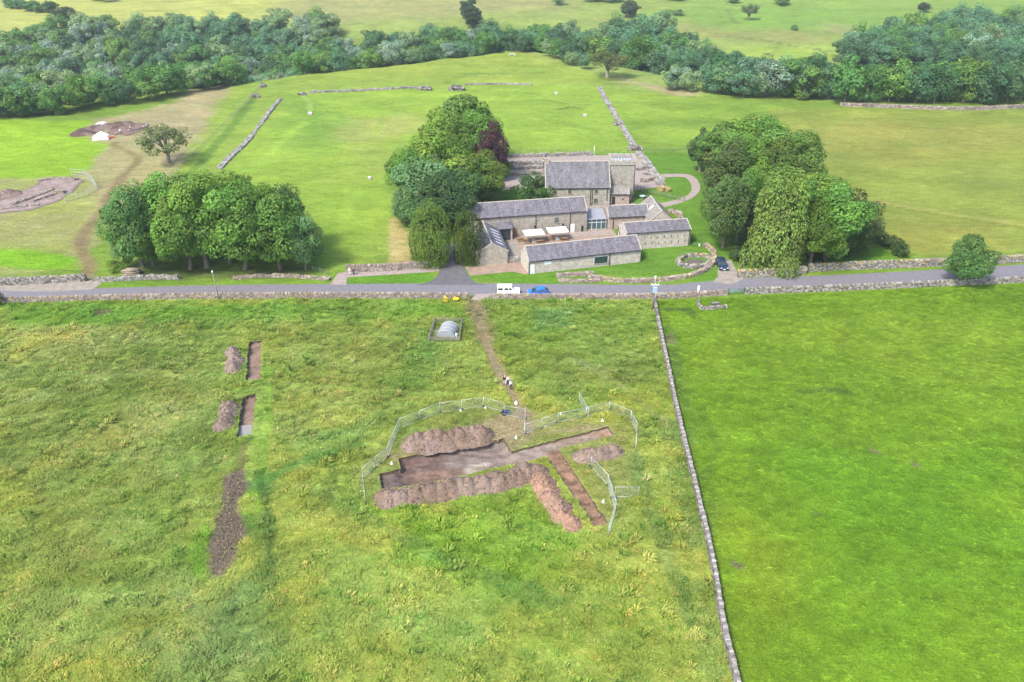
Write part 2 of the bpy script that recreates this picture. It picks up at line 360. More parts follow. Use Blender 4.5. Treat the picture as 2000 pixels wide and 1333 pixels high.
REG = [
    # valley side and far fields
    reg([(-900, 330), (900, 330), (900, 1300), (-900, 1300)], (.205, .27, .065), 30, 10, 1, True),
    reg([(-900, 560), (-60, 560), (30, 585), (120, 1100), (-900, 1100)], (.25, .26, .095), 25, 25, 1, True),
    reg([(-800, 470), (-245, 470), (-160, 560), (-170, 640), (-400, 660), (-800, 640)], (.31, .34, .085), 14, 12, 1, True),  # patch of sunshine on the far left field, put into its colour
    reg([(120, 520), (700, 500), (700, 900), (100, 900)], (.175, .27, .055), 20, 15, 1, True),
    reg([(1160, 40), (1330, 30), (1420, 60), (1560, 60), (1640, 80), (1500, 84), (1400, 75)], (.215, .225, .075), 8, 12, .9),
    reg([(1590, 45), (1680, 48), (1690, 68), (1610, 66)], (.22, .21, .10), 6, 10, .8),
    reg([(1420, 90), (1640, 90), (1660, 110), (1560, 130), (1450, 135)], (.24, .33, .06), 8, 5, 1),
    reg([(1240, 20), (1480, 12), (1700, 20), (1720, 45), (1500, 52), (1300, 44)], (.15, .27, .045), 8, 8, .7),
    # plateau outside the fort
    reg([(0, 240), (170, 238), (335, 203), (505, 158), (528, 156), (420, 275), (330, 352), (205, 410), (160, 520), (-300, 560), (-300, 240)], TAN, 3, 3),
    reg([(0, 350), (190, 345), (205, 410), (160, 520), (-300, 560), (-300, 360)], (.225, .265, .065), 5, 5, .9),
    reg([(195, 285), (320, 265), (330, 350), (205, 420), (190, 345)], (.285, .27, .115), 5, 6, .9),
    reg([(-400, 240), (60, 235), (182, 236), (150, 262), (205, 286), (192, 303), (170, 332), (128, 347), (-300, 354)], LIME, 2, 2),
    reg([(-300, 480), (80, 486), (152, 507), (150, 528), (-300, 516)], (.16, .33, .018), 1.5, 1.5),
    reg([(0, 420), (150, 418), (140, 455), (0, 470)], (.24, .235, .095), 4, 5, .7),
    reg([(528, 156), (1000, 106), (1180, 150), (1240, 297), (700, 530), (330, 352)], (.20, .29, .046), 3, 3),
    reg(FORT, (.205, .310, .042), 3, 2, 1, True),
    reg([(640, 235), (800, 225), (830, 250), (720, 285), (630, 270)], (.29, .325, .085), 8, 7, .95),
    reg([(700, 290), (770, 300), (760, 330), (690, 340)], (.26, .31, .075), 8, 6, .9),
    reg([(560, 190), (620, 190), (700, 240), (620, 300), (540, 270)], (.125, .235, .035), 9, 7, .85),
    reg([(690, 108), (1040, 108), (1170, 150), (1000, 165), (640, 165), (560, 160)], (.215, .28, .045), 8, 7, .75),
    reg([(1170, 172), (1400, 195), (1500, 215), (1560, 290), (1400, 290), (1250, 290)], (.19, .29, .04), 5, 5, .9),
    reg([(1200, 152), (1375, 180), (1330, 190), (1215, 160)], (.30, .27, .13), 3, 2),
    reg([(985, 303), (1240, 297), (1390, 300), (1420, 500), (1370, 540), (930, 540), (900, 470), (940, 390)], (.105, .215, .026), 2, 2),
    reg([(1500, 214), (2700, 222), (2700, 480), (2000, 494), (1760, 497), (1690, 476), (1640, 400), (1560, 290)], (.195, .245, .045), 2, 2),
    reg([(1520, 260), (1700, 230), (2000, 250), (2000, 300), (1650, 330)], (.235, .225, .055), 9, 9, .6),
    reg([(1700, 430), (1960, 430), (1960, 485), (1760, 490)], (.25, .225, .05), 8, 8, .5),
    reg([(1440, 475), (1690, 470), (1780, 500), (1640, 524), (1440, 540)], (.11, .235, .022), 2, 2),
    reg([(1400, 430), (1440, 430), (1460, 520), (1400, 520)], (.12, .25, .025), 2, 2),
    reg([(760, 426), (815, 426), (815, 515), (760, 515)], (.37, .315, .125), .5, .4),
    reg([(640, 380), (720, 380), (690, 520), (620, 520)], (.155, .275, .03), 4, 3, .7),
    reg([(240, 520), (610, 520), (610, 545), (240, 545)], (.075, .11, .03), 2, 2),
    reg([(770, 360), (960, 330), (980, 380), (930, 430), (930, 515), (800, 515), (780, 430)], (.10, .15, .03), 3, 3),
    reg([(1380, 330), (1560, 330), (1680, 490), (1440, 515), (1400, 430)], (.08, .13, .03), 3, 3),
    # verges
    reg([(-200, 552), (200, 552), (640, 545), (640, 558), (-200, 575)], (.14, .25, .03), .6, .5),
    reg([(680, 540), (840, 531), (860, 548), (840, 556), (680, 557)], (.105, .235, .022), .5, .4),
    reg([(918, 535), (1090, 535), (1330, 550), (1400, 530), (1400, 550), (1000, 556)], (.11, .235, .022), .5, .4),
    reg([(1440, 540), (2000, 512), (2600, 470), (2600, 520), (2000, 526), (1440, 548)], (.15, .25, .03), .6, .6),
    # north of the road
    reg(MEADOW, (.245, .310, .056), 1., .5, 1, True, sw=.46),
    reg(PASTURE, (.180, .318, .022), 1., .5, 1, True, sw=.16),
    reg([(1300, 640), (1700, 600), (2000, 640), (2000, 760), (1500, 760), (1330, 740)], (.22, .335, .03), 8, 8, .9),
    reg([(1500, 880), (2000, 860), (2000, 1120), (1600, 1200)], (.125, .275, .018), 9, 8, .9),
    reg([(1400, 960), (1560, 1080), (1560, 1333), (1440, 1333)], (.225, .315, .026), 6, 7, .8),
    reg([(0, 620), (420, 620), (420, 900), (0, 930)], (.235, .28, .08), 6, 8, .7),
    reg([(540, 650), (840, 650), (780, 780), (560, 850)], (.235, .275, .07), 6, 8, .65),
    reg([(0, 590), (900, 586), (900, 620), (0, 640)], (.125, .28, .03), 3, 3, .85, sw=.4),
    reg([(980, 600), (1270, 600), (1290, 690), (1310, 800), (1060, 790), (960, 660)], (.15, .26, .035), 4, 5, .75, sw=.45),
    reg([(1000, 690), (1290, 690), (1290, 770), (1100, 780)], (.175, .195, .055), 5, 7, .5),
    reg([(0, 900), (380, 900), (380, 1333), (0, 1333)], (.175, .225, .055), 7, 9, .5),
    reg([(1040, 612), (1115, 606), (1118, 636), (1050, 646)], (.12, .255, .085), 2.2, 2.5, .75, sw=.6),
    reg([(880, 655), (845, 690), (800, 770), (770, 770), (815, 690), (850, 655)], (.085, .205, .04), 2.2, 3.2, .72, sw=.7),
    reg([(780, 780), (760, 830), (640, 890), (540, 940), (510, 1020), (480, 1030), (520, 930), (640, 850)], (.095, .22, .055), 2.8, 3.5, .7, sw=.6),
    reg([(90, 770), (300, 700), (300, 730), (130, 800)], (.13, .2, .05), 3, 4, .5),
    reg([(700, 960), (740, 990), (900, 990), (1030, 950), (1060, 980), (1130, 1060), (1000, 1160), (760, 1100)], (.17, .305, .03), 4, 4, .9),
    reg([(330, 1150), (520, 1120), (560, 1250), (480, 1333), (300, 1333)], (.13, .22, .07), 5, 6, .75, sw=.5),
    reg([(700, 1180), (960, 1180), (960, 1260), (720, 1260)], (.135, .25, .05), 5, 6, .6, sw=.5),
    reg([(1310, 830), (1345, 830), (1425, 1333), (1370, 1333)], (.125, .19, .055), 2, 3, .7, sw=.7),
    reg([(1290, 640), (1320, 640), (1350, 800), (1330, 810)], (.10, .19, .05), 1, 1.5, .6),
    reg([(375, 1060), (400, 1030), (420, 1040), (402, 1140), (370, 1120)], (.12, .33, .012), 1, 1, .9, sw=.2),
    reg([(480, 900), (500, 905), (495, 1030), (462, 1020)], (.16, .31, .03), 1, 1.4, .7, sw=.3),
    reg([(700, 900), (860, 800), (1000, 785), (1120, 815), (1240, 815), (1240, 960), (1180, 1040), (1080, 880), (760, 985), (700, 985)], (.205, .225, .065), 1.5, 2, .75, sw=.16),
    reg([(740, 890), (985, 845), (1010, 870), (1000, 890), (780, 905)], (.24, .20, .095), .7, .8, .85, sw=.08),
    reg([(905, 838), (1010, 800), (1040, 800), (1050, 850), (1200, 840), (1190, 825), (1060, 840), (1010, 875), (905, 860)], (.27, .215, .125), .8, .8, .85, sw=.05),
    reg([(440, 930), (482, 918), (470, 1075), (434, 1136), (402, 1132), (418, 1062)], (.145, .112, .084), .6, 1.6, 1, sw=0.),
    reg([(470, 868), (482, 868), (480, 920), (462, 920)], (.17, .12, .075), .3, .6, .8, sw=.05),
    reg([(452, 1082), (470, 1080), (440, 1133), (428, 1133)], (.19, .16, .085), .4, .8, .8, sw=.1),
    reg([(183, 608), (215, 606), (217, 612), (185, 616)], (.12, .085, .06), .5, 1, .9, sw=.05),
    reg([(1295, 655), (1318, 652), (1322, 672), (1300, 675)], (.24, .175, .14), .6, 1, .7, sw=.05),
    reg([(840, 625), (905, 622), (900, 664), (832, 664)], (.12, .20, .045), .5, .5, .6, sw=.2),
]
LINES = [   # trodden ways and wheel marks: (points, colour, half width, opacity, sward)
    ([(925, 586), (935, 625), (948, 665), (962, 705), (982, 738), (1000, 770), (1014, 792), (1032, 808)], DIRT, 1.05, .95, 0.),
    ([(922, 592), (935, 620), (948, 660)], (.24, .20, .10), 2., .6, .12),
    ([(165, 545), (178, 520), (160, 490), (158, 465), (185, 430), (205, 410), (212, 380), (240, 345)], (.20, .155, .08), 1.5, .95, None),
    ([(240, 345), (268, 318), (270, 308), (250, 296), (222, 285), (225, 278)], (.19, .165, .07), 1.1, .95, None),
    ([(524, 720), (520, 800), (512, 905), (503, 1010)], (.19, .33, .04), .8, .7, .12),
    ([(510, 745), (500, 860), (490, 930)], (.23, .33, .06), .9, .8, .15),
    ([(505, 920), (522, 1010), (526, 1100)], (.08, .16, .035), .55, .8, .6),
    ([(500, 1010), (520, 1090), (522, 1140)], (.09, .17, .04), 1.2, .5, .6),
    ([(700, 870), (580, 905), (500, 950)], (.11, .25, .05), 1., .7, .3),
    ([(690, 850), (575, 885), (510, 915)], (.23, .33, .06), .6, .7, .2),
    ([(1675, 386), (1790, 408), (1900, 425), (2000, 440), (2300, 480)], (.27, .27, .075), 1.1, .8, None),
    ([(1660, 390), (1790, 413), (2000, 446), (2300, 488)], (.12, .16, .03), .7, .6, None),
    ([(690, 365), (672, 430), (656, 515)], (.235, .35, .05), 2.0, .6, None),
    ([(590, 355), (700, 352), (790, 345)], (.25, .34, .06), 1.2, .9, None),
    ([(760, 215), (700, 310), (690, 365)], (.22, .32, .05), 1.8, .5, None),
    ([(590, 186), (604, 200), (606, 220)], (.27, .35, .09), .8, .7, None),
    ([(596, 240), (550, 275), (500, 330)], (.23, .36, .05), 1.8, .8, None),
    ([(500, 185), (430, 275), (350, 360)], (.10, .185, .03), 1.6, .8, None),
    ([(1000, 112), (965, 140), (915, 162)], (.24, .30, .055), 1.0, .7, None),
    ([(1000, 112), (870, 118), (720, 140)], (.235, .26, .06), 1.6, .5, None),
    ([(890, 146), (960, 143), (1060, 142)], (.105, .175, .03), 1.2, .8, None),
    ([(1060, 196), (1150, 205)], (.115, .185, .03), 1.2, .6, None), ([(1092, 214), (1115, 209), (1135, 213)], (.10, .15, .04), 1.0, .8, None),
    ([(990, 166), (1170, 160), (1230, 166)], (.21, .235, .06), 1.0, .6, None),
    ([(1240, 290), (1300, 293), (1350, 292)], (.09, .19, .025), 1.2, .8, None),
    ([(1415, 70), (1510, 82), (1585, 95), (1650, 105)], (.11, .14, .05), 1.2, .8, None), ([(1420, 18), (1432, 40), (1440, 50)], (.13, .16, .05), 1.2, .7, None),
    ([(1505, 115), (1525, 80)], (.14, .2, .05), .8, .6, None),
    ([(300, 92), (520, 76), (690, 110), (760, 135)], (.20, .26, .06), 2.5, .6, None),
    ([(20, 120), (120, 115), (200, 150), (265, 172), (150, 172)], (.25, .34, .05), 6, .7, None), ([(190, 90), (280, 125), (330, 150)], (.28, .26, .12), 3, .7, None),
    ([(1160, 0), (1330, 4), (1500, 15), (1730, 22)], (.14, .22, .05), 2., .6, None),
    ([(520, 745), (700, 762), (900, 770), (985, 780)], (.25, .34, .07), .7, .7, .2),
    ([(850, 690), (900, 745), (975, 742)], (.24, .28, .08), .5, .6, .2), ([(920, 650), (935, 720), (945, 765)], (.25, .30, .08), .45, .6, .2),
    ([(0, 800), (180, 745), (360, 700)], (.26, .32, .09), 1.2, .6, .25), ([(0, 1010), (200, 965), (420, 900)], (.25, .32, .08), 1.3, .55, .25), ([(60, 1240), (240, 1180), (350, 1120)], (.24, .31, .07), 1.4, .55, .25),
    ([(560, 1010), (760, 1120), (980, 1230), (1150, 1333)], (.25, .34, .06), 1.2, .5, .2), ([(620, 960), (840, 1080), (1080, 1180)], (.12, .22, .05), 1.1, .5, .5),
    ([(1120, 700), (1220, 760), (1300, 830)], (.24, .27, .09), .8, .6, .2), ([(1240, 900), (1290, 1050), (1350, 1220)], (.12, .2, .05), 1.2, .6, .5),
    ([(1560, 765), (1620, 762), (1660, 768)], (.09, .17, .03), .9, .6, .12), ([(1370, 800), (1400, 870), (1380, 930)], (.11, .2, .03), .8, .5, .12),
    ([(1300, 604), (1340, 606), (1350, 612)], (.10, .16, .04), .9, .8, .3), ([(1430, 1100), (1445, 1108)], (.2, .17, .12), .6, .8, .05), ([(1700, 880), (1712, 886)], (.22, .19, .12), .4, .8, .05), ([(1585, 1000), (1592, 1003)], (.22, .19, .13), .3, .8, .05), ([(1780, 905), (1795, 912)], (.2, .18, .11), .35, .8, .05),
]
LINES = [(WP(p), c, wd, op, sw) for p, c, wd, op, sw in LINES]
def paint(x, y):
    x = np.asarray(x, float); y = np.asarray(y, float)
    col = np.empty((len(x), 3)); col[:] = GRN; sw = np.full(len(x), 0.0)
    wx = (fbm(x/5., y/5., 31, 3)-.5)*2; big = (fbm(x/14., y/14., 77, 3)-.5)*2
    for r in REG:
        P = np.array(r['p']); mg = r['s']+r['w']*2+2
        m = (x > P[:, 0].min()-mg) & (x < P[:, 0].max()+mg) & (y > P[:, 1].min()-mg) & (y < P[:, 1].max()+mg)
        if not m.any(): continue
        d = poly_sd(x[m], y[m], r['p'])+r['w']*(wx[m]+.6*big[m]); a = r['o']*(1-sstep(-r['s'], r['s'], d))
        if r['o'] < .95: a = a*np.clip(.85+.9*big[m]+.5*wx[m], 0.25, 1)
        col[m] += (np.array(r['c'])-col[m])*a[:, None]
        if r['sw'] is not None: sw[m] += (r['sw']-sw[m])*a
    for p, c, wd, op, s in LINES:
        P = np.array(p); mg = wd*3
        m = (x > P[:, 0].min()-mg) & (x < P[:, 0].max()+mg) & (y > P[:, 1].min()-mg) & (y < P[:, 1].max()+mg)
        if not m.any(): continue
        d = seg_dist(x[m], y[m], p)+wx[m]*.5*wd; a = op*(1-sstep(wd*.5, wd*1.35, d))
        col[m] += (np.array(c)-col[m])*a[:, None]
        if s is not None: sw[m] += (s-sw[m])*a
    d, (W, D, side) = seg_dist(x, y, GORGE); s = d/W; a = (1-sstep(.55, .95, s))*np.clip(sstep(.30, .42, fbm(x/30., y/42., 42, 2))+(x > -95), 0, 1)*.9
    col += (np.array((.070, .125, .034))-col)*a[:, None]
    # mown or wind-laid streaks and seed-head patches in the rough meadow
    k = (fbm(x/2.2+y*.12, y/1.1, 51, 3)-.5)*2
    k2 = (fbm(x/9+y*.06, y/3.2, 57, 3)-.5)*2; rough = np.clip(sw*2, .25, 1)
    col *= (1+.16*big+.14*k+.22*k2*rough)[:, None]
    col[:, 0] *= 1+(.14*wx+.18*big)*rough; col[:, 2] *= 1+.3*k2*rough
    return np.clip(col*.74, .01, .5), sw

# ------------------------------------------------------------------ trench outlines (ground plane)
TR_MAIN = FP([(740, 926), (783, 915), (778, 896), (830, 884), (880, 873), (930, 865), (985, 856), (992, 868), (999, 882), (1040, 872), (1090, 858), (1140, 846), (1188, 833), (1199, 850),
              (1150, 862), (1101, 873), (1093, 880), (1115, 913), (1140, 950), (1165, 987), (1188, 1021), (1162, 1031), (1135, 990), (1110, 955), (1088, 922), (1066, 891), (1040, 900), (980, 911), (905, 928), (850, 940), (800, 949), (745, 956)])
TR_N = FP([(486, 667), (510, 665), (510, 700), (508, 741), (480, 744), (483, 705)])
TR_S = FP([(473, 776), (501, 768), (496, 810), (491, 850), (462, 854), (468, 815)])
def rough_poly(poly, step, amp, seed):
    r = np.random.default_rng(seed); out = []
    for i in range(len(poly)):
        a = np.array(poly[i]); b = np.array(poly[(i+1) % len(poly)]); L = np.hypot(*(b-a)); n = max(1, int(L/step)); q = np.array([-(b-a)[1], (b-a)[0]])/L
        for k in range(n): out.append(tuple(a+(b-a)*k/n+q*r.normal(0, amp)*(k > 0)))
    return out
TRENCH = [rough_poly(TR_MAIN, .5, .07, 1), rough_poly(TR_N, .45, .07, 2), rough_poly(TR_S, .45, .07, 3)]
def cdt(poly_list, pts, keep):
    vs = [Vector(p) for p in pts]; es = []
    for poly in poly_list:
        b = len(vs); vs += [Vector(p) for p in poly]; es += [(b+i, b+(i+1) % len(poly)) for i in range(len(poly))]
    ov, oe, of = delaunay_2d_cdt(vs, es, [], 0, 1e-4)[:3]
    v = np.array([(p[0], p[1]) for p in ov]); f = np.array([q for q in of if len(q) == 3])
    c = v[f].mean(1); return v, f[keep(c[:, 0], c[:, 1])]

# ------------------------------------------------------------------ the ground: one sheet from below the camera to the far hillside
def lin(a, b, st): n = max(1, round((b-a)/st)); return np.linspace(a, b, n+1)[:-1]
PX0, PX1, PY0, PY1 = -50, 25, 70, 130
xs = np.concatenate([-1200*np.linspace(1, .2, 14)**1.0, lin(-225, -130, 2.6), lin(-130, PX0, .9), lin(PX0, PX1, .9), lin(PX1, 130, .9), lin(130, 240, 2.6), 240*np.linspace(1, 5, 14)])
ys = np.concatenate([lin(-150, 30, 15), lin(30, PY0, .9), lin(PY0, PY1, .9), lin(PY1, 170, .8), lin(170, 340, 1.5), lin(340, 640, 4), lin(640, 1100, 12), [1100]])
X, Y = np.meshgrid(xs, ys); nx, ny = len(xs), len(ys)
idx = np.arange(nx*ny).reshape(ny, nx)
quads = np.stack([idx[:-1, :-1], idx[:-1, 1:], idx[1:, 1:], idx[1:, :-1]], -1).reshape(-1, 4)
cx = X.ravel()[quads].mean(1); cy = Y.ravel()[quads].mean(1)
quads = quads[~((cx > PX0) & (cx < PX1) & (cy > PY0) & (cy < PY1))]
tris = np.concatenate([quads[:, [0, 1, 2]], quads[:, [0, 2, 3]]])
gx, gy = np.meshgrid(np.linspace(PX0, PX1, 126), np.linspace(PY0, PY1, 101)); gx, gy = gx.ravel(), gy.ravel()
inner = (gx > PX0) & (gx < PX1) & (gy > PY0) & (gy < PY1)
gx = gx+inner*RNG.uniform(-.2, .2, len(gx)); gy = gy+inner*RNG.uniform(-.2, .2, len(gy))
near = np.min([seg_dist(gx, gy, t+[t[0]]) for t in TRENCH], axis=0)
ok = near > .25
pv, pf = cdt(TRENCH, list(zip(gx[ok], gy[ok])), lambda a, b: ~np.any([in_poly(a, b, t) for t in TRENCH], axis=0))
gxy = np.concatenate([np.stack([X.ravel(), Y.ravel()], 1), pv]); tris = np.concatenate([tris, pf+nx*ny])
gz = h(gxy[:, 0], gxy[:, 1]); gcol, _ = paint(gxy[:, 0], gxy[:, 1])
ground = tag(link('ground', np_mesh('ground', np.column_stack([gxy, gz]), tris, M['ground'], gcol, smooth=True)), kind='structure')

# ------------------------------------------------------------------ roads, paths and yards: thin sheets a few millimetres to centimetres above the ground
def sheet(name, pts, z, mat, kind='structure', world=False, step=None):
    P = pts if world else FP(pts); v, f = cdt([P], [], lambda a, b: in_poly(a, b, P))
    o = link(name, np_mesh(name, np.column_stack([v, np.full(len(v), z)]), f, mat)); return tag(o, kind=kind)
def curve(pts, n=6):
    """Catmull-Rom through pixel points"""
    out = []; p = [np.array(q, float) for q in pts]; p = [2*p[0]-p[1]]+p+[2*p[-1]-p[-2]]
    for i in range(1, len(p)-2):
        for k in range(n):
            t = k/n; out.append(tuple(.5*(2*p[i]+(p[i+1]-p[i-1])*t+(2*p[i-1]-5*p[i]+4*p[i+1]-p[i+2])*t*t+(3*p[i]-p[i-1]-3*p[i+1]+p[i+2])*t**3)))
    return out+[tuple(p[-2])]
sheet('road', curve([(-700, 558), (-200, 563), (0, 566), (200, 563), (430, 557), (700, 555), (960, 554), (1270, 557), (1360, 552), (1450, 544), (1640, 537), (1830, 527), (2000, 517), (2400, 492), (2900, 462)])
      + curve([(2900, 490), (2400, 519), (2000, 544), (1700, 557), (1440, 570), (1270, 577), (960, 577), (700, 576), (430, 577), (200, 582), (0, 588), (-200, 590), (-700, 590)]), .012, M['road'])
sheet('lay_by', [(-60, 567), (0, 556), (120, 553), (175, 549), (192, 541), (205, 543), (196, 556), (180, 566), (100, 570)], .018, M['paving'])
sheet('driveway', curve([(812, 557), (842, 549), (858, 532), (862, 510), (868, 490), (872, 475)])+[(896, 478)]+curve([(898, 495), (905, 515), (914, 538), (928, 551), (950, 557)]), .019, M['drive'])
sheet('forecourt', [(908, 521), (935, 519), (990, 510), (1018, 505), (1030, 537), (1000, 531), (960, 535), (918, 539)], .016, M['court'])
sheet('courtyard', [(992, 512), (985, 462), (1145, 448), (1196, 446), (1215, 478), (1140, 500), (1034, 512)], .008, M['court'])
sheet('paved_strip', [(1000, 462), (1060, 460), (1070, 464), (1010, 478), (1030, 512), (1000, 514), (990, 480)], .021, M['paving'])
sheet('glass_entrance_paving', [(1062, 459), (1146, 452), (1192, 449), (1200, 458), (1120, 462), (1066, 468)], .013, M['gravel'])
sheet('footpath', [(645, 556), (660, 534), (688, 530), (835, 523), (858, 521), (856, 530), (838, 532), (700, 541), (678, 542), (676, 557)], .020, M['gravel'])
sheet('gravel_path', curve([(1225, 404), (1280, 398), (1320, 391), (1345, 380), (1351, 366), (1344, 352), (1330, 346), (1284, 348), (1262, 352)])+curve([(1262, 345), (1290, 341), (1335, 340), (1356, 346), (1367, 362), (1363, 378), (1342, 392), (1310, 402), (1280, 407), (1225, 412)]), .014, M['gravel'])
sheet('house_yard', [(1052, 408), (1060, 400), (1190, 399), (1240, 396), (1246, 412), (1150, 424), (1140, 410)], .011, M['paving'])
sheet('ruin_gravel', [(985, 306), (1190, 300), (1240, 300), (1255, 312), (1300, 350), (1285, 366), (1240, 372), (1192, 368), (1060, 365), (975, 372), (970, 340)], .010, M['gravel'])
sheet('field_entrance', [(1392, 552), (1402, 540), (1402, 512), (1428, 508), (1440, 532), (1452, 545), (1430, 556)], .017, M['paving'])
sheet('kiln_shade_floor', [(1336, 513), (1348, 507), (1368, 507), (1376, 511), (1364, 516), (1344, 518)], .03, M['core'])  # soil sheet kept dark to stand in for shade in the sunken kiln
sheet('gateway', [(918, 586), (930, 575), (958, 575), (950, 588)], .022, M['gravel'])
rv = []; rf = []
for i, (x, y, W, D) in enumerate(GORGE[3:]):
    pass
gp = [np.array(g[:2], float) for g in GORGE]; cl = curve([tuple(q) for q in gp], 10)
for i, q in enumerate(cl):
    a = np.array(cl[max(i-1, 0)]); b = np.array(cl[min(i+1, len(cl)-1)]); d = (b-a)/np.hypot(*(b-a)); nn = np.array([-d[1], d[0]])
    zz = min(hs(q[0], q[1]), hs(*(q+nn*5)), hs(*(q-nn*5)))+1.2
    for s in (-8, 8): rv.append((*(np.array(q)+nn*s), zz))
    if i: rf.append((2*i-2, 2*i-1, 2*i+1, 2*i))
tag(link('river', np_mesh('river', rv, rf, M['river'])), kind='structure')

# ------------------------------------------------------------------ the sward: countless tufts, scattered with geometry nodes
def tuft_mesh(name, nb, hgt, wid, spread, seed, lean=1.0):
    """grass laid over by wind and rain: arching blades that end nearly level"""
    r = np.random.default_rng(seed); v = []; f = []
    for i in range(nb):
        a = r.uniform(0, 6.28); rr = spread*r.uniform(0, 1)**.7; bx, by = rr*math.cos(a), rr*math.sin(a); H = hgt*r.uniform(.5, 1.05)
        da = a+r.normal(0, .6); dv = np.array([math.cos(da), math.sin(da)])*hgt*(lean*r.uniform(.6, 1.2))+np.array([.3, .06])*hgt; dl = dv/np.hypot(*dv); wv = np.array([-dl[1], dl[0]])*wid*r.uniform(.7, 1.4)
        b = len(v)
        for t, z, k in ((0, -.03, .7), (.3, .72, 1.), (.68, 1., .9), (1., .9, .15)):
            c = np.array([bx, by])+dv*t; v += [(c[0]+wv[0]*k, c[1]+wv[1]*k, z*H), (c[0]-wv[0]*k, c[1]-wv[1]*k, z*H)]
        for q in range(3): f += [(b+2*q, b+2*q+1, b+2*q+3), (b+2*q, b+2*q+3, b+2*q+2)]
    return np_mesh(name, v, f)
def tuft_mat():
    m, n, b = new_mat('grass_blades')
    a = N(n, 'ShaderNodeAttribute', attribute_name='tcol', attribute_type='INSTANCER').outputs['Color']
    n.links.new(a, b.inputs['Base Color']); b.inputs['Roughness'].default_value = .75; b.inputs['Specular IOR Level'].default_value = .12
    tr = N(n, 'ShaderNodeBsdfTranslucent'); n.links.new(a, tr.inputs[0]); ms = N(n, 'ShaderNodeMixShader'); ms.inputs[0].default_value = .35
    n.links.new(b.outputs[0], ms.inputs[1]); n.links.new(tr.outputs[0], ms.inputs[2])
    n.links.new(ms.outputs[0], [q for q in n.nodes if q.type == 'OUTPUT_MATERIAL'][0].inputs[0]); return m
M['blade'] = tuft_mat()
def scatter(name, px, py, pz, scl, col, protos, mat='blade', spin=.9):
    coll = bpy.data.collections.new(name+'_tufts')
    for me in protos:
        me.materials.clear(); me.materials.append(M[mat]); coll.objects.link(bpy.data.objects.new(me.name, me))
    me = bpy.data.meshes.new(name); n = len(px); me.vertices.add(n); me.vertices.foreach_set('co', np.column_stack([px, py, pz]).astype(np.float32).ravel())
    r = np.zeros((n, 3), np.float32); r[:, 2] = RNG.normal(0, spin, n)
    me.attributes.new('rot', 'FLOAT_VECTOR', 'POINT').data.foreach_set('vector', r.ravel())
    me.attributes.new('scl', 'FLOAT_VECTOR', 'POINT').data.foreach_set('vector', np.asarray(scl, np.float32).ravel())
    c4 = np.ones((n, 4), np.float32); c4[:, :3] = col; me.attributes.new('tcol', 'FLOAT_COLOR', 'POINT').data.foreach_set('color', c4.ravel())
    me.attributes.new('pick', 'INT', 'POINT').data.foreach_set('value', RNG.integers(0, len(protos), n).astype(np.int32))
    o = link(name, me)
    g = bpy.data.node_groups.new(name, 'GeometryNodeTree')
    g.interface.new_socket('Geometry', in_out='INPUT', socket_type='NodeSocketGeometry'); g.interface.new_socket('Geometry', in_out='OUTPUT', socket_type='NodeSocketGeometry')
    gi = g.nodes.new('NodeGroupInput'); go = g.nodes.new('NodeGroupOutput'); ip = g.nodes.new('GeometryNodeInstanceOnPoints'); ci = g.nodes.new('GeometryNodeCollectionInfo')
    ci.inputs[0].default_value = coll; ci.inputs['Separate Children'].default_value = True; ci.inputs['Reset Children'].default_value = True
    ip.inputs['Pick Instance'].default_value = True
    def at(nm, ty):
        k = g.nodes.new('GeometryNodeInputNamedAttribute'); k.data_type = ty; k.inputs[0].default_value = nm; return [s for s in k.outputs if s.enabled][0]
    L = g.links.new
    L(gi.outputs[0], ip.inputs['Points']); L(ci.outputs[0], ip.inputs['Instance']); L(at('rot', 'FLOAT_VECTOR'), ip.inputs['Rotation']); L(at('scl', 'FLOAT_VECTOR'), ip.inputs['Scale']); L(at('pick', 'INT'), ip.inputs['Instance Index'])
    L(ip.outputs[0], go.inputs[0])
    md = o.modifiers.new('scatter', 'NODES'); md.node_group = g
    return tag(o, kind='stuff')
def scatter_pts(poly, dens, xr, yr):
    n = int((xr[1]-xr[0])*(yr[1]-yr[0])*dens); x = RNG.uniform(*xr, n); y = RNG.uniform(*yr, n)
    u, vv, zc = proj(x, y, 0); m = (u > -60) & (u < 2060) & (vv < 1420) & in_poly(x, y, poly) & (np.min([poly_sd(x, y, t) for t in TRENCH], axis=0) > .3)
    return x[m], y[m]
mx, my = scatter_pts(MEADOW, 11, (-105, 30), (46, 141))
mc, msw = paint(mx, my)
cl = fbm(mx/1.3, my/1.3, 90, 3); cl2 = fbm(mx/4, my/4, 91, 3); keep = (msw > .04) & (RNG.random(len(mx)) < .35+.65*sstep(.02, .4, msw)) & (cl+cl2*.5 > .50)
mx, my, mc, msw, cl, cl2 = (q[keep] for q in (mx, my, mc, msw, cl, cl2))
hh = msw*(.22+.62*sstep(.35, .75, cl))*RNG.uniform(.6, 1.25, len(mx))
mc = mc*RNG.uniform(.82, 1.25, (len(mx), 1))*(1+.45*(cl2-.5))[:, None]
st = RNG.random(len(mx)) < .16*sstep(.42, .6, cl2); mc[st] = mc[st]*np.array([1.45, 1.12, 1.5]); dk = RNG.random(len(mx)) < .10; mc[dk] = mc[dk]*np.array([.6, .8, .75])
big_ = (RNG.random(len(mx)) <   .035*sstep(.5, .62, fbm(mx/6, my/5, 99, 3))+.006); hh = np.where(big_, hh*2.1+.12, hh); mc[big_] *= np.where(RNG.random((big_.sum(), 1)) < .6, np.array([[.68, .80, .66]]), np.array([[1.3, 1.1, 1.3]]))
ww = np.clip(.55+hh, .5, 1.5)
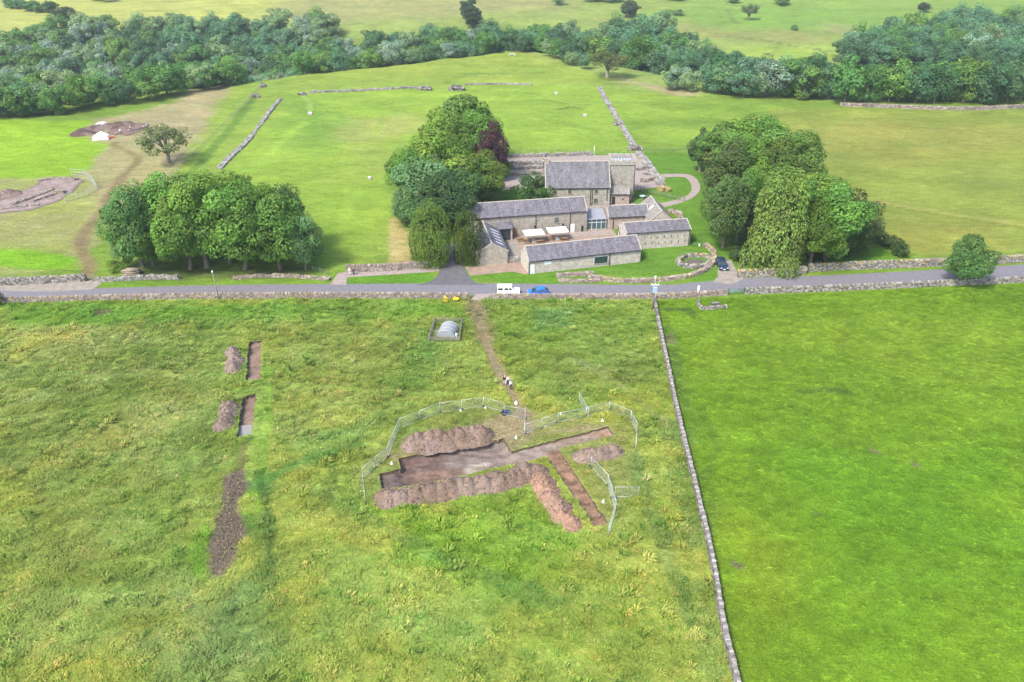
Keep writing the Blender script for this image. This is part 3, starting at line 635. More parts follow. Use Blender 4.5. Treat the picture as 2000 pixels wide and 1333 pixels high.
scatter('meadow_grass', mx, my, 0*mx, np.column_stack([ww, ww, hh*2.0]), np.clip(mc*1.36, .01, .6),
        [tuft_mesh('meadow_tuft', 12, .5, .05, .2, 4), tuft_mesh('meadow_tuft', 10, .5, .065, .2, 5, .75), tuft_mesh('meadow_tuft', 14, .42, .045, .25, 6, 1.2)])
mx, my = scatter_pts(PASTURE, 9, (20, 112), (46, 150))
mc, msw = paint(mx, my); cl = fbm(mx/.9, my/.9, 95, 3); keep = (msw > .03) & (RNG.random(len(mx)) < .85); mx, my, mc, msw, cl = (q[keep] for q in (mx, my, mc, msw, cl))
hh = .05+.11*sstep(.3, .75, cl)*RNG.uniform(.6, 1.2, len(mx)); mc = 1.06*mc*RNG.uniform(.74, 1.3, (len(mx), 1))*(1+.5*(fbm(mx/2.5, my/1.6, 71, 3)-.5))[:, None]
scatter('pasture_grass', mx, my, 0*mx, np.column_stack([0*hh+.8, 0*hh+.8, hh*2]), np.clip(mc, .01, .6), [tuft_mesh('pasture_tuft', 12, .5, .035, .3, 14), tuft_mesh('pasture_tuft', 9, .45, .045, .26, 15)])
# ------------------------------------------------------------------ trees: tapered trunk with limbs, crown of leaf sprays
def crown_mesh(name, H, base, rad, nl, leaf, nleaf, seed, style='broad'):
    r = np.random.default_rng(seed); lob = []; cz = (H+base)/2; hz = (H-base)/2
    for i in range(nl):
        if style == 'yew':
            a = 2.4*i+r.normal(0, .3); t = ((i+.5)/nl); rr = rad*(.62*math.sqrt(max(0, 1-abs(2*t*.92-.85)**2.2))); z = base+.12*H+t*(H-base)*.82
            lob.append((rr*math.cos(a), rr*math.sin(a), z, rad*r.uniform(.24, .4), rad*r.uniform(.5, .8)))
        elif style == 'weep':
            a = 2.4*i+r.normal(0, .4); t = (i+.5)/nl; rr = rad*.72*math.sqrt(1-(t*.95)**2)*r.uniform(.8, 1.1); z = base+t*(H-base)*.9
            lob.append((rr*math.cos(a), rr*math.sin(a), z, rad*r.uniform(.25, .38), rad*r.uniform(.45, .75)))
        else:
            u = r.uniform(-.85, 1) if style != 'sparse' else r.uniform(-.5, 1); a = 2.4*i+r.normal(0, .35); k = r.uniform(.5, 1.0)
            q = math.sqrt(max(0, 1-u*u)); prof = 1.0 if u > -.1 else (1+.25*(u+.1))
            s = r.uniform(.20, .44)*(1. if style != 'sparse' else .62)
            lob.append((rad*k*q*math.cos(a)*prof, rad*k*q*math.sin(a)*prof, cz+hz*k*u, rad*s, rad*s*r.uniform(.62, .9)))
    lob = np.array(lob); tint = r.normal(1, .15, (nl, 1))*np.column_stack([r.normal(1, .07, nl), np.ones(nl), r.normal(1, .06, nl)])
    wgt = lob[:, 3]**2; wgt /= wgt.sum(); li = r.choice(nl, int(nleaf*1.7), p=wgt); n = len(li)
    d = r.normal(0, 1, (n, 3)); d /= np.linalg.norm(d, axis=1)[:, None]
    sh = r.uniform(.62, 1.06, n)**.6
    p = lob[li, :3]+d*np.column_stack([lob[li, 3], lob[li, 3], lob[li, 4]])*sh[:, None]
    # leaves buried inside another lobe are dropped
    q = np.ones(n, bool)
    for k in range(nl):
        e = ((p-lob[k, :3])/np.array([lob[k, 3], lob[k, 3], lob[k, 4]])); q &= ~((li != k) & ((e**2).sum(1) < .42))
    q &= p[:, 2] > base*.55
    p, d, li = p[q][:nleaf], d[q][:nleaf], li[q][:nleaf]; n = len(p)
    if style == 'weep': p[:, 2] -= r.uniform(0, 1, n)**2*H*.07
    out = p-np.array([0, 0, cz-.25*hz]); out /= np.linalg.norm(out, axis=1)[:, None]+1e-6
    nn = d*.75+out*.35+np.array([0, 0, .35])+r.normal(0, .38, (n, 3)); nn /= np.linalg.norm(nn, axis=1)[:, None]
    if style == 'weep': nn[:, 2] = nn[:, 2]*.75+.1; nn /= np.linalg.norm(nn, axis=1)[:, None]
    t = np.cross(nn, r.normal(0, 1, (n, 3)))
    if style in ('weep', 'yew'): t = np.cross(nn, np.cross(np.array([0, 0, 1.])+r.normal(0, .25, (n, 3)), nn))
    t /= np.linalg.norm(t, axis=1)[:, None]+1e-6; b = np.cross(nn, t)
    sz = leaf*(r.uniform(.5, 1.3, n)*r.uniform(.75, 1.3, nl)[li])[:, None]; asp = (.42 if style in ('weep', 'yew') else .72)
    c = [p-t*sz*.5, p+b*sz*.5*asp+nn*sz*.07, p+t*sz*.5-nn*sz*.1, p-b*sz*.5*asp+nn*sz*.07]
    v = np.stack(c, 1).reshape(-1, 3); f = np.arange(4*n).reshape(-1, 4)
    col = tint[li]*r.uniform(.72, 1.3, (n, 1))*np.column_stack([r.normal(1, .07, n), np.ones(n), r.normal(1, .1, n)])
    return np_mesh(name, v, f, M['leaf'], np.clip(np.repeat(col, 4, 0), .2, 2), 'leaf'), lob
def trunk_mesh(name, H, base, rad, lob, seed, mat, r0=None, bare=False):
    r = np.random.default_rng(seed); m = MB(); r0 = r0 or .032*H+.06; top = base+(H-base)*.55; b = (r.normal(0, .02)*H, r.normal(0, .02)*H)
    m.tube([(0, 0, -.4), (0, 0, .15*base), (b[0]*.5, b[1]*.5, base*.8), (b[0], b[1], top), (b[0]*1.4, b[1]*1.4, top+(H-base)*.3)], [r0*1.35, r0, r0*.78, r0*.42, .04], 7)
    for i in r.permutation(len(lob))[:(14 if bare else 8)]:
        q = lob[i, :3]; z0 = base*.75+r.uniform(0, .45)*(q[2]-base*.75) if q[2] > base else base*.7; s = np.array([b[0]*.8, b[1]*.8, max(z0, base*.55)])
        mid = s+(q-s)*.5+np.array([0, 0, .06*H]); m.tube([s, mid, q], [r0*.42, r0*.24, .03], 5)
        if bare:
            for k in range(3): e = q+r.normal(0, lob[i, 3]*.6, 3); m.tube([mid, (mid+e)/2+np.array([0, 0, .2]), e], [r0*.18, r0*.1, .015], 4)
    return m.mesh(name, mat)
KINDS = {}
def kind(k, H, base, rad, nl, leaf, nleaf, seed, style='broad', bark='bark', bare=False, r0=None):
    cm, lob = crown_mesh('crown', H, base, rad, nl, leaf, nleaf, seed, style)
    KINDS.setdefault(k, []).append((cm, trunk_mesh('trunk', H, base, rad, lob, seed, M[bark], r0, bare), H, rad))
for s in range(4): kind('broad', 14, 1.7, 6.2, 54+6*s, .50, 12500, 100+s)
for s in range(3): kind('tall', 17, 1.8, 5.0, 58, .50, 12500, 120+s)
for s in range(4): kind('wood', 14, .5, 6.4, 30+4*s, .74, 4000, 140+s)
for s in range(2): kind('yew', 8, .25, 4.3, 60, .40, 11000, 160+s, 'yew')
kind('weep', 17, .6, 5.2, 60, .55, 12000, 170, 'weep')
for s in range(2): kind('sparse', 11, 2.6, 6.0, 46, .42, 3600, 180+s, 'sparse', 'limb', True, .55)
for s in range(2): kind('bush', 5, .1, 3.2, 22, .36, 3000, 190+s)
NT = [0]
def tree(k, x, y, H, rad, col, label, group=None, name='tree', cat='tree', z=None):
    v = KINDS[k][NT[0] % len(KINDS[k])]; NT[0] += 1; rr = random.Random(NT[0]*31)
    o = thing(name, label, cat, (x, y, hs(x, y)-.05 if z is None else z), rr.uniform(0, 6.28), group)
    s = rad/v[3]; o.scale = (s, s, H/v[2])
    c = link('crown', v[0], o); c.color = (*[q*rr.uniform(.93, 1.07) for q in col], 1)
    link('trunk', v[1], o); return o
def ptree(k, px, base_py, top_py, wid_px, col, label, group=None, name='tree', cat='tree'):
    p = GT(px, base_py); zt = z_at(p[0], p[1]+wid_px*.0, top_py); H = max(1.5, (zt-p[2])*1.0); zc = proj(p[0], p[1], p[2]+H*.6)[2]
    return tree(k, p[0], p[1], H, wid_px/2*1.1*zc/FOC, col, label, group, name, cat)
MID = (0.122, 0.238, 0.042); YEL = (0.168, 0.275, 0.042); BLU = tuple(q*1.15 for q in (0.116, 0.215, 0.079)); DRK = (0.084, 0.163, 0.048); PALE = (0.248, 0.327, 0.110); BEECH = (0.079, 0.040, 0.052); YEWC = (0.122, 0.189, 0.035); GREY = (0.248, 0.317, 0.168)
GL = 'roadside copse left of the driveway'; GCN = 'trees by the farmhouse drive'; GR_ = 'copse right of the farm buildings'
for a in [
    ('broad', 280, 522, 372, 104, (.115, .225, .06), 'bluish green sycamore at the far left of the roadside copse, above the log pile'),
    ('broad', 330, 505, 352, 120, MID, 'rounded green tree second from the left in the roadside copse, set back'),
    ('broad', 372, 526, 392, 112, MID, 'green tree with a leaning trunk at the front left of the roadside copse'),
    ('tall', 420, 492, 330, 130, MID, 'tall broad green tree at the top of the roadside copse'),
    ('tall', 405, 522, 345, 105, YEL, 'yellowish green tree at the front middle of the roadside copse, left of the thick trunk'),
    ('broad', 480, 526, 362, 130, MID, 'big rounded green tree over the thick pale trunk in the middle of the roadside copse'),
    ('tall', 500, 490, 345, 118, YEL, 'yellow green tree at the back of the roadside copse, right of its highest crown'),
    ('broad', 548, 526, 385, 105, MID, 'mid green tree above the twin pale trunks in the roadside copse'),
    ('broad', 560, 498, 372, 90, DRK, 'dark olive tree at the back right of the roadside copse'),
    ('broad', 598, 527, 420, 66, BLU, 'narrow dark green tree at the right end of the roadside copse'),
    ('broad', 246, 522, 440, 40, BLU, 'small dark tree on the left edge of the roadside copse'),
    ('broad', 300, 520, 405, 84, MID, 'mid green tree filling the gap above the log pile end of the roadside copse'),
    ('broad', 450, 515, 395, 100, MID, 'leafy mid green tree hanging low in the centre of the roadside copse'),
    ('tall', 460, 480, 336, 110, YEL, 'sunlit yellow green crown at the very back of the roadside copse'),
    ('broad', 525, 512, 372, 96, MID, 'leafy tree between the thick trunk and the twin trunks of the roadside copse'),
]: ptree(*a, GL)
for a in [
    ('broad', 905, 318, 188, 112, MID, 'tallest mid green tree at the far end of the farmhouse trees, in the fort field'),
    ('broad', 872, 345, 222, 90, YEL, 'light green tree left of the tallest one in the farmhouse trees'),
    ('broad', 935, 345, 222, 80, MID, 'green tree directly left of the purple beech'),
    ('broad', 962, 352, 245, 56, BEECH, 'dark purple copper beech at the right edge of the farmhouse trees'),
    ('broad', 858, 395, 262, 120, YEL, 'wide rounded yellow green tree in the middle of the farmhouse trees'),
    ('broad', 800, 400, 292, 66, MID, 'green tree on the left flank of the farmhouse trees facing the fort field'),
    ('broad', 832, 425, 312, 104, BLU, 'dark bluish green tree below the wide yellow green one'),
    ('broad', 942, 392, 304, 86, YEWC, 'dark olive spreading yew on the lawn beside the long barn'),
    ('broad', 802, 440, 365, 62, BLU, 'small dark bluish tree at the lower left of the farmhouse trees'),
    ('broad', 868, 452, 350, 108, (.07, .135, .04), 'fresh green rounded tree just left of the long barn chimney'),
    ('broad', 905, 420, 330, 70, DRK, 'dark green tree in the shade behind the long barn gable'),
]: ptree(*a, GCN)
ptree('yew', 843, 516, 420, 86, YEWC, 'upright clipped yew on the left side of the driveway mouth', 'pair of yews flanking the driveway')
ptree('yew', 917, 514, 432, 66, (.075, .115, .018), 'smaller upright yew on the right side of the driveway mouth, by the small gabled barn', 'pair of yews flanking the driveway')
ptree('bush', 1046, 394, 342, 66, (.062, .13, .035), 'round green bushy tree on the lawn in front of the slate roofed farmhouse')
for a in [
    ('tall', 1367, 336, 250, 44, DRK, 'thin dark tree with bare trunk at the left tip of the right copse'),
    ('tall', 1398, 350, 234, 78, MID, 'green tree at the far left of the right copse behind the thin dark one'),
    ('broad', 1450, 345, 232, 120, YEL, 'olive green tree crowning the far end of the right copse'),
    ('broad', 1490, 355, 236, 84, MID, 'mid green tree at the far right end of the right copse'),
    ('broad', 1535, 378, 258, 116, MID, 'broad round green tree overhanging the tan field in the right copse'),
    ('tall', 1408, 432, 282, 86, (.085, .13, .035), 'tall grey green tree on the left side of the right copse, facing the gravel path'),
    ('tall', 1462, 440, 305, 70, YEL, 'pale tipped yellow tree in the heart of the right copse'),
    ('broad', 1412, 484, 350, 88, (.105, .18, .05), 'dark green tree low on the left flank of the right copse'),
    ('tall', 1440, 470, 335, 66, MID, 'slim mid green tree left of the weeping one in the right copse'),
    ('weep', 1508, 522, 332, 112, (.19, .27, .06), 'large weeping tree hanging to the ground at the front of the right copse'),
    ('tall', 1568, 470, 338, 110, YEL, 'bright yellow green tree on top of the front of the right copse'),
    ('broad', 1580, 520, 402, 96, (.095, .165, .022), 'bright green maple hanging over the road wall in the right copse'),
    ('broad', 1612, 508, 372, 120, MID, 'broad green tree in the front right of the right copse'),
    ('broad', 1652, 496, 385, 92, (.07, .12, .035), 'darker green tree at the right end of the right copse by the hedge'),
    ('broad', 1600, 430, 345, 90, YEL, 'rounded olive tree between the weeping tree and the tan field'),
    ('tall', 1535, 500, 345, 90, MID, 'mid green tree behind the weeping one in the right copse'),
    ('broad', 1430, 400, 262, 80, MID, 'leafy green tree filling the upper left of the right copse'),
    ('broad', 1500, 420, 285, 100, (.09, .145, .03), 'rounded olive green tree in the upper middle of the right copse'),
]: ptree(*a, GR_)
ptree('broad', 1880, 556, 463, 72, (.10, .20, .05), 'round green hawthorn tree alone on the road verge at the far right', name='tree')
ptree('sparse', 330, 318, 244, 92, (.105, .15, .05), 'old open branched ash standing alone in the tan field')
ptree('sparse', 1186, 152, 98, 78, (.105, .15, .04), 'spreading open tree with many stems on the rim right of the fort')
ptree('sparse', 1462, 40, 8, 34, (.07, .12, .05), 'lone round tree on the far green hillside', name='tree')
ptree('broad', 1229, 34, 2, 32, (.055, .105, .05), 'lone dense round tree on the far slope just above the wood')
ptree('broad', 1527, 10, -8, 28, BLU, 'dark tree at the top edge of the far field, right of the lone round tree')
ptree('broad', 1432, 6, -10, 24, BLU, 'dark tree with short trunk at the top edge of the far field')
ptree('broad', 1803, 24, 6, 22, (.06, .08, .05), 'small purplish tree on the far slope at the left of the upper right wood')
ptree('bush', 1323, 30, 19, 24, BLU, 'low dark bush on the far slope beside the wood')
ptree('bush', 1552, 59, 49, 14, BLU, 'small dark bush in the middle of the far field')
ptree('tall', 915, 44, -6, 30, (.05, .09, .05), 'tall dark tree standing above the wood behind the fort')
ptree('tall', 922, 56, 14, 36, (.058, .10, .045), 'full dark green tree at the foot of the tall dark one behind the fort')
ptree('broad', 130, 40, 14, 36, (.05, .085, .05), 'dark tree at the left hedge end in the far sunlit field')
ptree('bush', 1896, 68, 60, 10, DRK, 'tiny bush at the foot of the upper right wood')
# hedges and bushes
for i, (a, b, c, d) in enumerate([(1700, 470, 440, 30), (1722, 478, 455, 30), (1742, 488, 464, 32), (1757, 500, 474, 30)]):
    ptree('bush', a, b, c, d, (.055, .10, .03), ('topmost', 'second', 'third', 'lowest')[i]+' dark bush in the hedge running down from the right copse to the road', 'hedge bushes by the right copse', name='bush', cat='bush')
for i, (a, b, c, d) in enumerate([(1440, 508, 484, 30), (1455, 505, 490, 26)]):
    ptree('bush', a, b, c, d, (.06, .11, .035), ('left', 'right')[i]+' trimmed bush right of the parked dark blue car', 'bushes beside the dark car', name='bush', cat='bush')
ptree('bush', 235, 528, 508, 40, (.11, .21, .03), 'fresh green bush beside the log pile', name='bush', cat='bush')
ptree('bush', -4, 596, 566, 26, (.10, .105, .03), 'olive brown bush at the left end of the road wall', name='bush', cat='bush')
ptree('bush', 982, 352, 308, 30, (.10, .17, .03), 'yellow green bush right of the dark yew at the edge of the ruins', name='bush', cat='bush')
# woodland along the rim and in the river gorge
WOODC = [('dark green', DRK), ('bluish green', BLU), ('mid green', MID), ('pale yellow green', PALE), ('silvery grey green', GREY), ('bright green', YEL)]
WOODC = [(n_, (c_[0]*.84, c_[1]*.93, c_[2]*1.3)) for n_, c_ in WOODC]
WT = []
def wtree(x, y, H, rad, ci, zone, zg): WT.append((x, y, H, rad, ci, zone, zg))
rw = random.Random(5)
def rim(pts, n, hr, wr, wts, zone, zg, jit=6, sink=0):
    for i in range(n):
        t = (i+rw.uniform(.15, .85))/n*(len(pts)-1); k = min(int(t), len(pts)-2); f = t-k
        p = GT(pts[k][0]+(pts[k+1][0]-pts[k][0])*f, pts[k][1]+(pts[k+1][1]-pts[k][1])*f)
        x, y = p[0]+rw.uniform(-3, 3), p[1]+rw.uniform(.5, .5+jit); H = rw.uniform(*hr)
        wtree(x, y, H, H*rw.uniform(*wr), rw.choices(range(6), wts)[0], zone, zg)
ML = (3, 2, 4, 1, 0, 3)
rim([(-60, 236), (0, 232), (60, 230), (130, 222), (200, 208), (300, 194), (400, 178), (470, 163), (530, 154)], 34, (6, 12), (.42, .6), ML, 'in the hedge along the left gorge rim', 'along the left rim', 9)
rim([(530, 154), (620, 142), (690, 128), (760, 118), (830, 112), (900, 106), (960, 103)], 24, (8, 13), (.45, .6), (2, 1, 4, 2, 0, 3), 'on the rim left of the spur tip', 'behind the spur left', 9)
rim([(990, 101), (1040, 104), (1100, 122), (1150, 140)], 9, (6, 10), (.45, .6), (2, 1, 4, 1, 0, 3), 'below the rim right of the spur tip', 'right of the spur tip', 5)
rim([(1318, 175), (1345, 183)], 3, (8, 10), (.5, .6), (0, 0, 1, 3, 3, 2), 'on the bank left of the river', 'left of the river', 3)
rim([(1400, 192), (1430, 196), (1470, 195), (1500, 192)], 8, (9, 14), (.45, .6), (1, 1, 3, 3, 3, 1), 'on the bank right of the river', 'right of the river', 12)
rim([(1520, 190), (1560, 195), (1620, 201), (1700, 204), (1780, 205), (1860, 205), (1940, 205), (2010, 202), (2080, 200)], 26, (12.5, 16.5), (.42, .55), (5, 1, 4, 1, 0, 2), 'in the belt behind the tan field wall', 'behind the right field wall', 12)
n = 0
occ = []
for gyv in np.arange(300, 580, 8.6):
    for gxv in np.arange(-330, 330, 9.0):
        x = gxv+rw.uniform(-4.5, 4.5); y = gyv+rw.uniform(-4.5, 4.5)
        d, (W, D, side) = seg_dist(np.array([x]), np.array([y]), GORGE); d, W, side = d[0], W[0], side[0]
        u, v, zc = proj(x, y, hs(x, y)+8)
        if not (-60 < u < 2060 and v > -30): continue
        s = (1 if side > 0 else -1)*d/W
        hi = .95 if x < -110 else (.62 if x < 60 else (.85 if x < 88 else .95-.95*min(1, (x-88)/38)))
        if s < -.86 or s > hi: continue
        if x > 112 and s > .35: continue
        if 86 < x < 108 and d < 14 and y < 440: continue
        if x > 20 and s < -.62 and x < 112: continue
        # open grassy slopes on the left valley side
        if x < -95 and fbm(x/30., y/42., 42, 2) < .31: continue
        cn = float(fbm(x/40., y/40., 61, 2))
        wts = (3, 4, 2, 1, 1.2, .8) if x < -20 else (4, 5, 2.4, .5, .3, .6)
        if x < -60 and cn > .5: wts = (.6, 1, 2, 3, 4, 2)
        H = rw.uniform(10.5, 15.5)*(1.0 if s > -.6 else .8)*(1.15 if 10 < x < 120 else 1); ci = rw.choices(range(6), wts)[0]
        row = 'near row' if s < -.25 else ('middle' if s < .35 else 'far row')
        where = 'left of the spur' if x < -100 else ('behind the spur' if x < 20 else 'right of the spur')
        if x < -190: where = 'at the far left'
        if x > 75: where = 'by the river'
        zone = f'in the {row} {where}'; zg = zone
        wtree(x, y, H, H*rw.uniform(.44, .58), ci, zone, zg); n += 1
# second wood on the far slope, upper right, and the hedge top left
for px in np.arange(1660, 2090, 27):
    for t in np.arange(0, 1.01, .17):
        lo = 138; hi_ = 100-(px-1660)*.26 if px < 1850 else 42
        u = px+rw.uniform(-12, 12); p = GT(u, lo+(hi_-lo)*t+rw.uniform(-4, 4))
        if p[1] > 900: continue
        wtree(p[0], p[1], rw.uniform(11, 16), rw.uniform(6, 8.2), rw.choices(range(6), (3, 6, 2, .6, .5, .3))[0], 'in the upper right wood', 'in the upper right wood'); n += 1
for px in np.arange(18, 110, 9):
    p = GT(px+rw.uniform(-4, 4), 12+px*.12+rw.uniform(-4, 4)); wtree(p[0], p[1], rw.uniform(5, 8), rw.uniform(4, 5.5), rw.choice((0, 1, 2)), 'in the upper left field hedge', 'in the upper left hedge')
for px, py in ((190, 2), (210, 4), (1150, 4), (1168, 3), (1190, 5), (1205, 4), (1310, 1), (1325, 2), (1090, 10)):
    p = GT(px, py); wtree(p[0], p[1], rw.uniform(6, 9), rw.uniform(4, 6), rw.choice((0, 1)), 'along the top edge of the far fields', 'at the top edge')
# the 225 woodland trees that show largest are things; the rest of the wood reads as one mass
def shown(t):
    u, v, zc = proj(t[0], t[1], hs(t[0], t[1])+t[2]*.7); return (t[2]*t[3]/zc**2) if (-20 < u < 2020 and v > -12) else 0
order = sorted(WT, key=lambda t: -shown(t))
ORD = 'first second third fourth fifth sixth seventh eighth ninth tenth eleventh twelfth thirteenth fourteenth'.split(); groups = {}
for q in order[:225]: groups.setdefault((q[4], q[5]), []).append(q)
for (ci, zone), qs in groups.items():
    nm, col = WOODC[ci]; qs.sort(key=lambda t: proj(t[0], t[1], 0)[0])
    for i, (x, y, H, rad, ci, zone, zg) in enumerate(qs):
        lab = f'{nm} {"gorge tree" if " row " in zone or "middle" in zone else "tree"} {zone}' + ('' if len(qs) == 1 or len(qs) > 14 else f', {ORD[i]} from left')
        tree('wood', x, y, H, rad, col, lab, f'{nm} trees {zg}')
def far_leaf():
    m, n, b = new_mat('far_foliage'); a = N(n, 'ShaderNodeAttribute', attribute_name='tcol', attribute_type='INSTANCER').outputs['Color']; l = N(n, 'ShaderNodeAttribute', attribute_name='leaf').outputs['Color']
    c = mix(n, 1., a, l, 'MULTIPLY'); n.links.new(c, b.inputs['Base Color']); b.inputs['Roughness'].default_value = .6
    tr = N(n, 'ShaderNodeBsdfTranslucent'); n.links.new(mix(n, 1., c, (1.25, 1.2, .6), 'MULTIPLY'), tr.inputs[0]); ms = N(n, 'ShaderNodeMixShader'); ms.inputs[0].default_value = .42
    n.links.new(b.outputs[0], ms.inputs[1]); n.links.new(tr.outputs[0], ms.inputs[2]); n.links.new(ms.outputs[0], [q for q in n.nodes if q.type == 'OUTPUT_MATERIAL'][0].inputs[0]); return m
M['farleaf'] = far_leaf(); rest = [t for t in order[225:]]
fx, fy, fH, fr = (np.array([t[k] for t in rest]) for k in range(4))
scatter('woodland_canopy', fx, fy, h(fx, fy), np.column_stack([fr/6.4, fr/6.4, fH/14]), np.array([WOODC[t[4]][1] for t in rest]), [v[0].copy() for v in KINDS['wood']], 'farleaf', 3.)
print('woodland', len(WT), len(rest))
# ------------------------------------------------------------------ dry stone walls and ruins: every stone is geometry
PAL = {'field': ((.235, .215, .20), (.165, .15, .14), (.285, .265, .25), (.125, .113, .105)), 'grey': ((.30, .28, .25), (.20, .185, .165), (.36, .34, .31), (.15, .14, .125)), 'pale': ((.31, .295, .27), (.24, .225, .205), (.36, .345, .32), (.18, .168, .15)),
       'warm': ((.30, .255, .215), (.22, .18, .15), (.36, .31, .265), (.25, .195, .16)), 'moss': ((.30, .23, .085), (.22, .20, .06), (.33, .27, .13), (.27, .21, .10))}
PAL = {k: tuple(tuple(c*(1.0 if k == 'moss' else .76) for c in q) for q in v) for k, v in PAL.items()}
def boxes_mesh(name, c, t, dims, r, cols, jit=.16):
    """c (n,3) centres, t (n,2) unit tangents, dims (n,3): jittered stones"""
    n = len(c); cr = np.array([(sx, sy, sz) for sz in (-1, 1) for sx, sy in ((-1, -1), (1, -1), (1, 1), (-1, 1))], float)
    off = cr[None]*(1+r.uniform(-jit, jit, (n, 8, 3)))*dims[:, None, :]/2
    off[:, :, :2] *= np.where(cr[None, :, 2:3] > 0, .9, 1.)
    v = np.empty((n, 8, 3)); v[..., 0] = c[:, None, 0]+off[..., 0]*t[:, None, 0]-off[..., 1]*t[:, None, 1]; v[..., 1] = c[:, None, 1]+off[..., 0]*t[:, None, 1]+off[..., 1]*t[:, None, 0]; v[..., 2] = c[:, None, 2]+off[..., 2]
    q = np.array([(4, 5, 6, 7), (0, 1, 5, 4), (1, 2, 6, 5), (2, 3, 7, 6), (3, 0, 4, 7)]); f = (np.arange(n)[:, None, None]*8+q[None]).reshape(-1, 4)
    return np_mesh(name, v.reshape(-1, 3), f, M['stones'], np.repeat(cols, 8, 0))
def walk(pts, step0, step1, r):
    P = np.array(pts, float); d = np.hypot(*(P[1:]-P[:-1]).T); s = np.concatenate([[0], np.cumsum(d)]); out = []; a = 0
    while a < s[-1]:
        st = r.uniform(step0, step1); m = a+st/2
        if m > s[-1]: break
        k = min(np.searchsorted(s, m)-1, len(d)-1); tt = (m-s[k])/d[k]; out.append((*(P[k]+(P[k+1]-P[k])*tt), *((P[k+1]-P[k])/d[k]), st, m/s[-1])); a += st
    return np.array(out)
def stone_wall(name, label, pts, H, W, seed, pal='grey', course=.24, cat='wall', top='cope', moss=0., rag=.0, group=None, part_cope=False, sizes=(.28, .62)):
    r = np.random.default_rng(seed); pts = [np.array(p) for p in pts]; o = pts[0]
    th = thing(name, label, cat, (o[0], o[1], hs(*o)), 0, group); zz = hs(*o)
    Cc, Tt, Dd, Kk = [], [], [], []; p = np.array(PAL[pal]); nc = max(1, int(round(H/course)))
    prof = lambda f: H*(1-rag*(.5+.5*np.sin(f*37+seed))*r.uniform(.4, 1, np.shape(f)))
    for side in (-1, 1):
        for c in range(nc):
            a = walk(pts, *sizes, r)
            if not len(a): continue
            off = W/2-.10-.12*W*c/nc; z = (c+.5)*H/nc; k = z < prof(a[:, 5])+.02; a = a[k]
            if not len(a): continue
            x = a[:, 0]-a[:, 3]*off*side+r.normal(0, .025, len(a)); y = a[:, 1]+a[:, 2]*off*side+r.normal(0, .025, len(a))
            Cc.append(np.column_stack([x, y, h(x, y)+z+r.normal(0, .02, len(a))])); Tt.append(a[:, 2:4]); Dd.append(np.column_stack([a[:, 4]*.93, np.full(len(a), max(.26, W*.4)), np.full(len(a), H/nc*1.02)])); Kk.append(p[r.integers(0, 4, len(a))])
    cope = None
    if top == 'cope':
        a = walk(pts, .14, .44, r); cope = (np.column_stack([a[:, 0]+r.normal(0, .02, len(a)), a[:, 1]+r.normal(0, .02, len(a)), h(a[:, 0], a[:, 1])+prof(a[:, 5])+r.uniform(.06, .15, len(a))]), a[:, 2:4], np.column_stack([a[:, 4]*.9, W*r.uniform(.72, 1.0, len(a)), r.uniform(.2, .36, len(a))]), p[r.integers(0, 4, len(a))]*1.12)
    else:
        nrow = max(1, int(W/.45))
        for q in range(nrow):
            a = walk(pts, .3, .75, r); off = (q+.5-nrow/2)*W*.8/nrow; x = a[:, 0]-a[:, 3]*off; y = a[:, 1]+a[:, 2]*off
            Cc.append(np.column_stack([x, y, h(x, y)+prof(a[:, 5])-.08+r.normal(0, .05, len(a))])); Tt.append(a[:, 2:4]); Dd.append(np.column_stack([a[:, 4]*.93, np.full(len(a), W*.86/nrow), r.uniform(.2, .34, len(a))])); Kk.append(p[r.integers(0, 4, len(a))]*1.08)
    sh = np.array([o[0], o[1], zz])
    def cols(k, pos, m):
        k = k*r.uniform(.75, 1.25, (len(k), 1)); mm = (r.random(len(k)) < m); k[mm] = np.array(PAL['moss'])[r.integers(0, 4, mm.sum())]*r.uniform(.8, 1.2, (mm.sum(), 1)); return k
    if cope is not None:
        if part_cope:
            zc = proj(cope[0][:, 0], cope[0][:, 1], cope[0][:, 2])[2]; near = np.argsort(zc)[:280]; far = np.setdiff1d(np.arange(len(zc)), near)
            protos = []
            for i in range(10):
                me = boxes_mesh('cope_stone', np.zeros((1, 3)), np.array([[1., 0]]), np.array([[.24, W*.88, .28]]), r, cols(p[r.integers(0, 4, 1)]*1.15, None, moss)); protos.append(me)
            for i in near:
                s = link('cope_stone', protos[i % 10], th, cope[0][i]-sh); s.rotation_euler = (r.normal(0, .12), r.normal(0, .12), math.atan2(cope[1][i, 1], cope[1][i, 0])+r.normal(0, .22)); s.scale = tuple(cope[2][i]/np.array([.24, W*.88, .28]))
            cope = tuple(q[far] for q in cope)
        Cc.append(cope[0]); Tt.append(cope[1]); Dd.append(cope[2]); Kk.append(cope[3])
    cc = np.concatenate(Cc)-sh; kk = np.concatenate(Kk); mo = moss*(.25+.75*(cc[:, 2] > H*.85)); k2 = cols(kk, cc, mo)
    tag(link('stones', boxes_mesh('stones', cc, np.concatenate(Tt), np.concatenate(Dd), r, k2), th), kind='stuff')
    m = MB()
